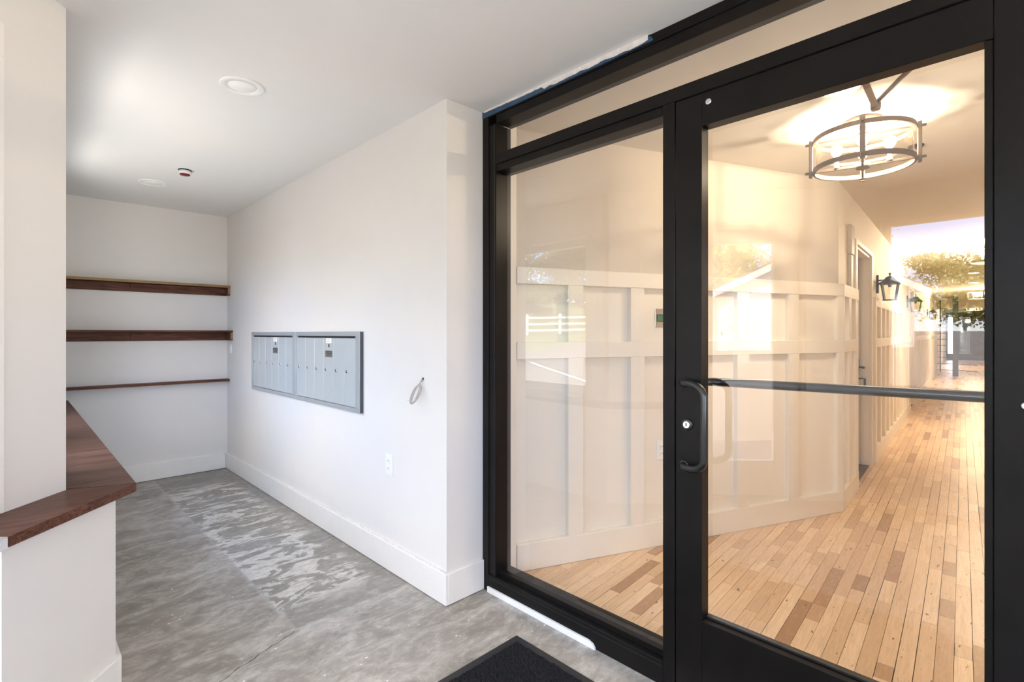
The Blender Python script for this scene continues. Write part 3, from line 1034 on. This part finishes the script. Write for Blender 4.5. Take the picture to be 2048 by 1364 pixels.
def outlet(name, fr, a, z, label, cat='outlet', slots=True):
    t = thing(name, fr(a, 0, z), label, cat)
    pl_ = MB(fr).bbox(a - .035, a + .035, .0004, .006, z - .0585, z + .0585, .002).build('cover_plate', M['plastic'], t)
    if slots:
        for dz_ in (-.021, .021):
            MB(fr).bbox(a - .0165, a + .0165, .0061, .009, z + dz_ - .0155, z + dz_ + .0155, .002).build('receptacle', M['plastic'], t)
            for da_ in (-.006, .006):
                MB(fr).box(a + da_ - .001, a + da_ + .001, .0091, .0094, z + dz_ - .003, z + dz_ + .007).build('slot', M['dark'], pl_)
    return t


outlet('wall_outlet', MW, 2.472, .577, 'white outlet low on the mailbox wall, above the baseboard')
t = thing('wall_switch', (XM, 5.325, 1.155), 'small white wall plate just under the end of the middle shelf', 'switch')
MB(MW).bbox(5.295, 5.355, .0004, .007, 1.115, 1.195, .002).build('cover_plate', M['plastic'], t)
MB(MW).bbox(5.317, 5.333, .0072, .012, 1.140, 1.170, .002).build('toggle', M['plastic'], t)

# coil of thin cable hanging from a hole in the mailbox wall
t = thing('cable_coil', (XM, 2.153, 1.072), 'loose coil of thin pale cable sticking out of the mailbox wall', 'cable')
root = Vector((XM - .001, 2.152, 1.070))
tip = Vector((1.415, 2.150, .968))
ax = (tip - root)
side = Vector((0.83, -0.55, 0.0)).normalized()
rngc = random.Random(5)
mb = MB()
mb.tube([tuple(root + Vector((0, .004 * math.sin(k * 1.3), 0)) + Vector((-.012 * k / 3, 0, -.004 * k))) for k in range(4)], .004, 8)
tie = root + ax * .33 + Vector((0, 0, .006))
mb.tube([tuple(root), tuple(root + ax * .18 + Vector((0, 0, .008))), tuple(tie)], .0036, 8)
for k in range(9):
    ph = rngc.uniform(-.5, .5)
    wd = rngc.uniform(.009, .021)
    ex = rngc.uniform(.90, 1.05)
    nrm = (side + Vector((0, 0, ph * .6))).normalized()
    pts = []
    for q in range(22):
        u = 2 * math.pi * q / 22
        c_ = tie + (tip - tie) * (.5 - .5 * math.cos(u)) * ex
        pts.append(tuple(c_ + nrm * math.sin(u) * wd + Vector((rngc.uniform(-.001, .001), 0, -.014 * math.sin(u / 2) ** 2))))
    mb.tube(pts, .0030, 6, closed=True)
mb.build('wire_loops', M['wire'], t)
MB().tube([tuple(tie + side * .006), tuple(tie + Vector((-.005, 0, -.006))), tuple(tie - side * .006), tuple(tie + Vector((.005, 0, .006)))], .0028, 6, closed=True).build('tie', M['wire'], t)
MB().tube([tuple(tip + Vector((0, 0, .0))), tuple(tip + Vector((-.008, .010, -.004))), tuple(tip + Vector((-.012, .022, 0)))], .0014, 6).build('loose_end', M['wire'], t)
MB(MW).lathe([(.007, 0), (.006, .002)], (2.152, .0004, 1.071), (0, 1, 0), 12).build('wall_hole', M['dark'], t)

# shelves on the back wall
BWf = Fr((0, YB, 0), (1, 0), (0, -1))


def shelf(z1, th, dep, cleat, label, edge, side_end=True):
    t = thing('wall_shelf', (.8, YB, z1), label, 'shelf', 'brown wall shelves')
    MB(BWf).bbox(.1335, XM - .0006, .0006, dep, z1 - th, z1, .0015).build('board', M['shelf'], t)
    MB(BWf).box(.134, XM - .001, dep + .0001, dep + .002, z1 - th + .001, z1 - .001).build('edging', edge, t)
    if cleat:
        c0, c1 = z1 - th - .0005, z1 - th - cleat
        for (p, q) in ((.134, .72), (.7212, XM - .0215)):
            MB(BWf).bbox(p, q, .0006, .020, c1, c0, .0015).build('cleat', M['shelf'], t)
        sc = MB(BWf).bbox(XM - .021, XM - .0008, .0006, dep - .006, c1, c0, .0015).build('cleat', M['shelf'], t)
        MB(BWf).box(XM - .020, XM - .0015, dep - .0059, dep - .004, c1 + .010, c0 - .004).build('cleat_end', M['shelf_edge'], sc)['label'] = 'pale raw cut end'
    return t


shelf(1.757, .022, .108, .072, 'uppermost brown wall shelf with a pale raw front edge', M['shelf_edge'])
shelf(1.329, .016, .185, .078, 'middle brown wall shelf, just above the white wall plate', M['shelf'])
shelf(.866, .022, .085, 0, 'lowest and thinnest brown wall shelf, without a cleat below', M['shelf'])

# ceiling fixtures
for (x, y, lab, r) in ((.743, 2.509, 'round white recessed ceiling light nearest the camera, in the vestibule', .092), (.743, 4.58, 'round white recessed ceiling light beside the red alarm', .092)):
    t = thing('recessed_light', (x, y, H), lab, 'ceiling light')
    MB().lathe([(r, -.0003), (r, -.005), (r - .006, -.0075), (r - .030, -.0060), (r - .032, -.0010)], (x, y, H), n=48, caps=False).build('trim_ring', M['plastic'], t)
    MB().lathe([(r - .0325, -.0005), (r - .034, -.0035), (0, -.0050)], (x, y, H), n=48).build('lens', M['paper'], t)
t = thing('ceiling_alarm', (.845, 4.073, H), 'small white round ceiling alarm with a dark red face', 'alarm')
MB().lathe([(.040, -.0003), (.040, -.004), (.037, -.006)], (.845, 4.073, H), n=28).build('base_plate', M['dark'], t)
MB().lathe([(.036, -.0061), (.036, -.026), (.034, -.030)], (.845, 4.073, H), n=28).build('housing', M['plastic'], t)
MB().lathe([(.032, -.0301), (.030, -.036), (.012, -.040), (0, -.041)], (.845, 4.073, H), n=28).build('red_face', M['red'], t)

# doormat: rubber border and tufted pile
mx0, mx1, my0, my1 = .62, 1.545, .02, 1.545
t = thing('door_mat', ((mx0 + mx1) / 2, (my0 + my1) / 2, 0), 'black ribbed doormat with a rubber border before the glass door', 'mat')
MB().bbox(mx0, mx1, my0, my1, .0003, .006, .003).build('rubber_border', M['rubber'], t)
nx_, ny_ = 150, 250
bx = .035
vs, fs = [], []
rg = random.Random(9)
for j in range(ny_ + 1):
    for i in range(nx_ + 1):
        x = mx0 + bx + (mx1 - mx0 - 2 * bx) * i / nx_
        y = my0 + bx + (my1 - my0 - 2 * bx) * j / ny_
        edge = i in (0, nx_) or j in (0, ny_)
        z = .0062 if edge else .0085 + rg.random() ** 1.5 * .007
        vs.append((x + (0 if edge else rg.uniform(-.002, .002)), y + (0 if edge else rg.uniform(-.002, .002)), z))
for j in range(ny_):
    for i in range(nx_):
        a = j * (nx_ + 1) + i
        fs.append((a, a + 1, a + nx_ + 2, a + nx_ + 1))
o = MB().add(vs, fs).build('pile', M['pile'], t, recalc=False)
o['kind'] = 'stuff'

# ================================================================ THINGS: foyer and hall
t = thing('exit_button', FA(.967, 0, 1.396), 'steel wall plate with a green exit button on the foyer wall', 'button')
MB(FA).bbox(.932, 1.002, .0025, .006, 1.337, 1.454, .0015).build('steel_plate', M['steel'], t)
MB(FA).bbox(.944, .990, .0061, .012, 1.372, 1.418, .002).build('black_bezel', M['iron'], t)
MB(FA).bbox(.949, .985, .0121, .017, 1.377, 1.413, .003).build('green_button', M['green'], t)
for zz in (1.347, 1.444):
    MB(FA).lathe([(.003, 0), (.002, .0015)], (.967, .0061, zz), (0, 1, 0), 10).build('screw', M['chrome'], t)
FA2 = Fr(FA(0, .0022, 0), AD, -AN)
outlet('wall_outlet', FA2, .978, .578, 'white outlet in a lower wainscot panel, half hidden by the black mullion')
t = thing('wire_raceway', FH(.45, 0, 1.7), 'narrow vertical taupe raceway above the wainscot at the foyer corner', 'raceway')
MB(FH).bbox(.38, .52, .0005, .030, 1.93, 2.165, .003).build('raceway_cover', M['conduit'], t)
MB(FH).bbox(.40, .50, .0005, .024, 1.666, 1.9295, .003).build('raceway_cover', M['conduit'], t)


def drum_lamp(loc, rz, label, power=1.0):
    t = thing('drum_lamp', loc, label, 'ceiling lamp', 'drum ceiling lamps', rz)
    NI = M['nickel']
    r, zu, zl = .222, -.085, -.242
    MB().lathe([(.085, -.0004), (.085, -.012), (.078, -.024), (.018, -.027), (0, -.027)], n=32).build('canopy', NI, t, True)
    MB().lathe([(.010, -.027), (.010, -.232)], n=12).build('stem', NI, t, True)
    for z in (zu, zl):
        MB().lathe([(r + .004, z - .012), (r + .004, z + .012), (r - .006, z + .012), (r - .006, z - .012), (r + .004, z - .012)], n=56, smooth=False, caps=False).build('ring', NI, t, True)
    for k in range(4):
        c, s = math.cos(k * math.pi / 2), math.sin(k * math.pi / 2)
        f = Fr((0, 0, 0), (c, s), (-s, c))
        MB(f).bbox(r + .0045, r + .0225, -.012, .012, zl - .024, zu + .022, .002).build('post', NI, t, True)
    for z in (zu, zl):
        for k in range(2):
            c, s = math.cos(k * math.pi / 2), math.sin(k * math.pi / 2)
            f = Fr((0, 0, 0), (c, s), (-s, c))
            zz = z + (.002 if k else -.002)
            MB(f).bbox(-r - .040, r + .040, -.005, .005, zz - .006, zz + .006, .001).build('cross_bar', NI, t, True)
        MB().lathe([(.030, z - .014), (.034, z - .004), (.030, z + .012), (.012, z + .016)], n=20).build('hub', NI, t, True)
    MB().lathe([(r - .008, zl + .004), (r - .008, zu), (r - .011, zu), (r - .011, zl + .004), (r - .008, zl + .004)], n=56, caps=False).build('glass_drum', M['lamp_glass'], t, True)
    for k in range(4):
        a = k * math.pi / 2
        x, y = .115 * math.cos(a), .115 * math.sin(a)
        so = MB().lathe([(.013, zl + .006), (.013, zl + .018), (.009, zl + .019), (.009, zl + .062)], (x, y, 0), n=12).build('socket', M['bulbsock'], t, True)
        MB().lathe([(.006, zl + .062), (.012, zl + .070), (.026, zl + .090), (.029, zl + .105), (.024, zl + .122), (.012, zl + .131), (0, zl + .133)], (x, y, 0), n=18).build('bulb', M['bulb'], so, True)
        ld = bpy.data.lights.new('bulb_light', 'POINT')
        ld.energy = LAMP_W * power
        ld.color = (1.0, 0.81, 0.58)
        ld.shadow_soft_size = .012
        lo = bpy.data.objects.new('bulb_light', ld)
        COL.objects.link(lo)
        lo.parent = t
        lo.location = (x, y, zl + .105)
    return t


drum_lamp((3.195, .618, H), R(10.9), 'drum ceiling lamp with clear glass, hanging whole in view above the foyer', 1.95)
for (x, y, lab) in ((8.546, .30, 'second drum ceiling lamp, cut by the right edge of the glass door'), (17.2, .88, 'third drum ceiling lamp, far down the hall'), (25.9, 1.48, 'fourth and farthest drum ceiling lamp before the end door')):
    drum_lamp((x, y, H), R(20), lab, 4.9)
for (x, y, lab) in ((12.67, .73, 'glowing round downlight in the hall ceiling beyond the second drum lamp'), (15.08, .88, 'glowing round downlight farther down the hall, before the third drum lamp'), (2.70, .605, 'glowing round downlight nearest the glass door, half hidden by the door top rail')):
    t = thing('hall_downlight', (x, y, H), lab, 'ceiling light')
    MB().lathe([(.095, -.0004), (.093, -.008), (.075, -.009)], (x, y, H), n=28).build('trim_ring', M['plastic'], t)
    MB().lathe([(.074, -.0091), (0, -.0092)], (x, y, H), n=28).build('lens', M['downlight_on'], t)
t = thing('ceiling_detector', (3.857, .478, H), 'small dark round detector on the foyer ceiling beside the drum lamp', 'detector')
MB().lathe([(.040, -.0004), (.038, -.010), (.030, -.014)], (3.857, .478, H), n=24).build('housing', M['iron'], t)
MB().lathe([(.014, -.0141), (.010, -.022), (0, -.024)], (3.857, .478, H), n=16).build('sensor', M['nickel'], t)


def lantern(label):
    t = thing('wall_lantern', (0, 0, 0), label, 'wall lamp', 'black wall lanterns')
    IR = M['iron']
    pl_ = [(-.024, -.085), (.024, -.085), (.030, -.07), (.030, .085), (.020, .102), (0, .108), (-.020, .102), (-.030, .085), (-.030, -.07)]
    MB().plate(pl_, .0005, .020).build('wall_plate', IR, t, True)
    MB().tube([(0, .02, .048), (0, .04, .052), (0, .066, .050)], .0065, 8).build('arm', IR, t, True)
    MB().tube([(0, .02, .024), (0, .032, .022), (0, .044, .030), (0, .042, .046)], .004, 6).build('scroll', IR, t, True)
    cy = .114
    def sq(h, z): return [(-h, cy - h, z), (h, cy - h, z), (h, cy + h, z), (-h, cy + h, z)]
    def stack(layers, name, mat, par=t):
        vs = []
        for h, z in layers: vs += sq(h, z)
        fs = [(3, 2, 1, 0)] + [(4 * l + i, 4 * l + (i + 1) % 4, 4 * l + 4 + (i + 1) % 4, 4 * l + 4 + i) for l in range(len(layers) - 1) for i in range(4)]
        n = 4 * (len(layers) - 1)
        fs.append((n, n + 1, n + 2, n + 3))
        return MB().add(vs, fs).build(name, mat, par, True)
    rf = stack([(.087, .004), (.090, .012), (.080, .022), (.053, .046), (.031, .076), (.015, .088)], 'roof', IR)
    MB().lathe([(.006, .088), (.006, .100), (.012, .108), (.012, .114), (.005, .124), (0, .126)], (0, cy, 0), n=12).build('finial', IR, rf, True)
    stack([(.060, -.166), (.060, -.158), (.054, -.156)], 'base', IR)
    ht, hb = .073, .051
    for sx in (-1, 1):
        for sy in (-1, 1):
            mb = MB()
            w = .007
            vs = []
            for h, z in ((hb, -.157), (ht, .006)):
                x, y = sx * (h - w / 2), cy + sy * (h - w / 2)
                vs += [(x - w, y - w, z), (x + w, y - w, z), (x + w, y + w, z), (x - w, y + w, z)]
            mb.add(vs, [(3, 2, 1, 0), (4, 5, 6, 7)] + [(i, (i + 1) % 4, 4 + (i + 1) % 4, 4 + i) for i in range(4)])
            mb.build('corner_bar', IR, t, True)
    for (ux, uy) in ((1, 0), (-1, 0), (0, 1), (0, -1)):
        px, py = -uy, ux
        hb2, ht2 = hb - .006, ht - .006
        vs = [(ux * (hb2) + px * q * hb2, cy + uy * hb2 + py * q * hb2, -.156) for q in (-1, 1)] + [(ux * ht2 + px * q * ht2, cy + uy * ht2 + py * q * ht2, .005) for q in (1, -1)]
        in_ = [(x - ux * .002, y - uy * .002, z) for x, y, z in vs]
        MB().add(vs + in_, [(0, 1, 2, 3), (7, 6, 5, 4), (0, 4, 5, 1), (1, 5, 6, 2), (2, 6, 7, 3), (3, 7, 4, 0)]).build('glass_pane', M['lamp_glass'], t, True)
    so = MB().lathe([(.016, .006), (.016, -.022), (.012, -.026)], (0, cy, 0), n=14).build('socket', IR, t, True)
    MB().lathe([(.009, -.026), (.018, -.050), (.021, -.075), (.014, -.098), (0, -.106)], (0, cy, 0), n=14).build('bulb', M['lamp_glass'], so, True)
    return t


lt = lantern('nearest and largest black wall lantern, right beside the recessed taupe door')
labs = [None, 'second black wall lantern along the hall, before the second door', 'third black wall lantern along the hall, past the second door', 'farthest and smallest black wall lantern, close to the dark post']
for i, s in enumerate((2.21, 6.1, 12.3, 21.7)):
    o = lt if i == 0 else copy_tree(lt)
    p = FH(s, 0, 1.812)
    o.location = p
    o.rotation_euler = (0, 0, HALL_ANG + math.pi)
    if labs[i]:
        o['label'] = labs[i]

# cable railing and dark post near the end of the hall
t = thing('cable_railing', fh2(18.0, -.5, 0), 'floor-to-ceiling black cable railing on a dark post near the hall end', 'railing')
MB(fh2).bbox(16.1, 16.24, -.585, -.450, 0, H - .001).build('steel_post', M['iron'], t)
MB(fh2).bbox(18.05, 18.09, -.135, -.095, 0, H - .001).build('thin_post', M['iron'], t)
for k in range(11):
    z = .08 + .205 * k
    MB(fh2).tube([(18.07, -.03, z), (18.07, -.094, z), (17.7, -1.04, z)] if k < 2 else [(18.07, -.03, z), (18.07, -.13, z), (18.0, -.32, z)], .009, 6).build('cable', M['iron'], t)

# ================================================================ OUTSIDE (seen mirrored in the glass)
def gz(x, y):
    k = max(0, -x - 1.6)
    return -.17 + .053 * min(k, 30) + .24 * max(0, min(y - 21, 14)) + .05 * max(0, min(y - 8, 14)) * max(0, min(1, (-x - 9) / 6))


def ground(name, mat, xs, ys, label, dz=0):
    vs = [(x, y, gz(x, y) + dz) for y in ys for x in xs]
    n = len(xs)
    fs = [(j * n + i, j * n + i + 1, (j + 1) * n + i + 1, (j + 1) * n + i) for j in range(len(ys) - 1) for i in range(n - 1)]
    return struct(name, MB().add(vs, fs), mat, label, 'ground')


fx = [-1.45 - i * 1.2 for i in range(12)] + [-15.4, -20, -25, -31.6, -60, -95]
ground('ground_asphalt', M['asphalt'], fx, [-60 + 4 * i for i in range(17)] + [8, 11, 14.5], 'pale asphalt yard outside the street door, seen in reflection')
ground('ground_grass', M['grass'], [-1.45, -9, -11, -13, -15.4, -18, -22, -30, -45, -95], [14.5, 16, 18, 20, 22, 30, 45, 80], 'rising grass beyond the yard, seen in reflection')
for (xa_, ya_, xb_, yb_, w_, lab) in ((-8.0, 5.9, -9.6, 3.2, .07, 'white painted line across the asphalt before the shed'), (-6.2, 7.0, -9.6, 12.4, .06, 'white painted line across the asphalt by the fence')):
    a_, b_ = Vector((xa_, ya_)), Vector((xb_, yb_))
    d_ = (b_ - a_).normalized(); n_ = Vector((-d_.y, d_.x)) * w_
    vs = []
    for k in range(7):
        q = a_ + (b_ - a_) * k / 6
        for s in (-1, 1):
            r_ = q + n_ * s
            vs.append((r_.x, r_.y, gz(r_.x, r_.y) + .012))
    struct('road_marking', MB().add(vs, [(2 * i, 2 * i + 1, 2 * i + 3, 2 * i + 2) for i in range(6)]), M['stripe'], lab, 'road marking')

# shed: gable front along the line from SL in direction SDv
SL = V2(-16.15, 8.55)
SDv = V2(-.57, -.82).normalized()
SNv = V2(SDv.y, -SDv.x)        # away or towards: make it point away from the house
if SNv.x > 0:
    SNv = -SNv
SF = Fr((SL.x, SL.y, .62), SDv, SNv)
sh = thing('shed', SF(3.4, 2, 0), 'white gabled shed with plank door, seen mirrored in the glass door', 'shed')
SWd, EH, RH, DP = 6.8, 2.35, 3.95, 7.0
MB(SF).plate([(0, -.6), (SWd, -.6), (SWd, EH), (SWd / 2, RH), (0, EH)], 0, DP).build('walls', M['shed'], sh)
for sgn in (0, 1):
    xa_ = -.35 if sgn == 0 else SWd + .35
    za_ = EH - .35 * (RH - EH) / (SWd / 2)
    MB(SF).plate([(xa_, za_ + .03), (SWd / 2, RH + .03), (SWd / 2, RH + .15), (xa_, za_ + .15)], -.35, DP + .3).build('roof_slope', M['shingle'], sh)
    MB(SF).plate([(xa_, za_ - .16), (SWd / 2, RH - .16), (SWd / 2, RH + .10), (xa_, za_ + .10)], -.40, -.352).build('rake_board', M['fence'], sh)
dd = MB(SF).bbox(.36, 1.27, -.03, -.001, .02, 2.05).build('door', M['shed_door'], sh)
for k in range(4):
    MB(SF).box(.60 + .105 * k, .60 + .105 * k + .085, -.036, -.0305, 1.80, 1.93).build('pane', M['door_grey'], dd)
MB(SF).tube([(.44, -.03, .95), (.44, -.10, .95), (.56, -.10, .95)], .018, 8).build('handle', M['chrome'], dd)
for (p, q, r, s_) in ((.30, .355, .0, 2.12), (1.275, 1.33, 0, 2.12), (.355, 1.275, 2.06, 2.12)):
    MB(SF).box(p, q, -.05, -.001, r, s_).build('door_casing', M['fence'], sh)
MB(SF).bbox(.12, .17, -.03, -.001, .62, .75).build('electric_box', M['iron'], sh)
MB(SF).box(.0, SWd, -.05, -.001, -.12, -.04).build('skirt_board', M['fence'], sh)

# white rail fence
FL = V2(-16.7, 19.4)
FDv = V2(-3.04, -1.585).normalized()
FF = Fr((FL.x, FL.y, 0), FDv, V2(-FDv.y, FDv.x))
fn = thing('rail_fence', (FL.x - 1.5, FL.y - .8, 1.2), 'white three-rail fence before the trees, seen mirrored in the sidelight', 'fence')
for k in range(-3, 4):
    p = FF(1.95 * k, 0, 0)
    z = gz(p.x, p.y)
    MB(FF).bbox(1.95 * k - .07, 1.95 * k + .07, -.07, .07, z, z + 1.15, .01).build('post', M['fence'], fn)
for k in range(-3, 3):
    pa, pb_ = FF(1.95 * k, 0, 0), FF(1.95 * (k + 1), 0, 0)
    za, zb = gz(pa.x, pa.y), gz(pb_.x, pb_.y)
    for h in (.25, .60, .95):
        a0, a1 = 1.95 * k + .071, 1.95 * (k + 1) - .071
        MB(FF).add([(a0, -.025, za + h - .06), (a0, .025, za + h - .06), (a0, .025, za + h + .06), (a0, -.025, za + h + .06), (a1, -.025, zb + h - .06), (a1, .025, zb + h - .06), (a1, .025, zb + h + .06), (a1, -.025, zb + h + .06)],
                   [(0, 1, 2, 3), (7, 6, 5, 4), (0, 4, 5, 1), (1, 5, 6, 2), (2, 6, 7, 3), (3, 7, 4, 0)]).build('rail', M['fence'], fn)

# trees: trunk, branches, leaf crown
def tree(x, y, h, spread, nleaf, mat, label, seed, low=.25):
    rg = random.Random(seed)
    z0 = gz(x, y)
    t = thing('tree', (x, y, z0), label, 'tree', 'trees behind the yard')
    mb = MB()
    mb.tube([(0, 0, -.1), (.1, 0, h * .25), (-.1, .1, h * .5), (0, 0, h * .8)], [h * .022, h * .017, h * .012, h * .005], 8)
    tips = []
    for k in range(11):
        a = rg.random() * 6.28
        zb_ = h * rg.uniform(low, .7)
        ln = spread * rg.uniform(.5, .95)
        tip_ = Vector((math.cos(a) * ln, math.sin(a) * ln, zb_ + h * rg.uniform(.1, .28)))
        mid_ = Vector((math.cos(a) * ln * .5, math.sin(a) * ln * .5, zb_ + h * .06))
        mb.tube([(0, 0, zb_), tuple(mid_), tuple(tip_)], [h * .009, h * .006, h * .002], 6)
        tips += [mid_, tip_, (mid_ + tip_) / 2, tip_]
    tips += [Vector((0, 0, h * .85)), Vector((0, 0, h * .75))]
    if low < .05:
        tips += [Vector((math.cos(k) * spread * .9, math.sin(k) * spread * .9, h * .07)) for k in range(14)]
    mb.build('trunk', M['bark'], t, True)
    vs, fs = [], []
    for k in range(nleaf):
        c = rg.choice(tips) + Vector((rg.gauss(0, .16), rg.gauss(0, .16), rg.gauss(0, .11))) * spread * 1.5
        if c.z < h * low * .7 or c.z > h:
            continue
        s = rg.uniform(.10, .22)
        u = Vector((rg.gauss(0, 1), rg.gauss(0, 1), rg.gauss(0, 1))).normalized() * s
        v = u.cross(Vector((rg.gauss(0, 1), rg.gauss(0, 1), rg.gauss(0, 1)))).normalized() * s * .6
        n = len(vs)
        vs += [tuple(c - u), tuple(c + v), tuple(c + u), tuple(c - v)]
        fs.append((n, n + 1, n + 2, n + 3))
    o = MB().add(vs, fs).build('foliage', mat, t, True, recalc=False)
    o['kind'] = 'stuff'
    return t


tree(-22.8, 28.5, 9.4, 3.2, 20000, M['leaf_dark'], 'dense olive tree directly behind the white rail fence', 1, .03)
tree(-28.5, 19.5, 9.2, 3.0, 20000, M['leaf_dark'], 'dense olive tree behind the fence, nearer the shed', 2, .03)
tree(-34.0, 29.5, 10.5, 3.4, 20000, M['leaf_dark'], 'dense olive tree farthest back behind the fence', 8, .03)
tree(-38.5, 18.0, 9.8, 3.2, 6500, M['leaf'], 'thin yellow-green tree rising behind the shed roof', 3, .3)
tree(-47.5, 12.0, 10.5, 3.2, 5200, M['leaf'], 'taller yellow-green tree behind the shed ridge', 4, .3)
tree(-56, 4.0, 7.0, 3.4, 9000, M['leaf'], 'bushy light tree in the tree line mirrored below the sky', 5, .08)
tree(-43, -2.5, 5.6, 3.4, 9000, M['leaf_dark'], 'bushy dark tree in the tree line mirrored below the sky', 6, .08)
tree(-55, -6.5, 6.6, 3.4, 7000, M['leaf'], 'light tree at the end of the mirrored tree line', 7, .08)
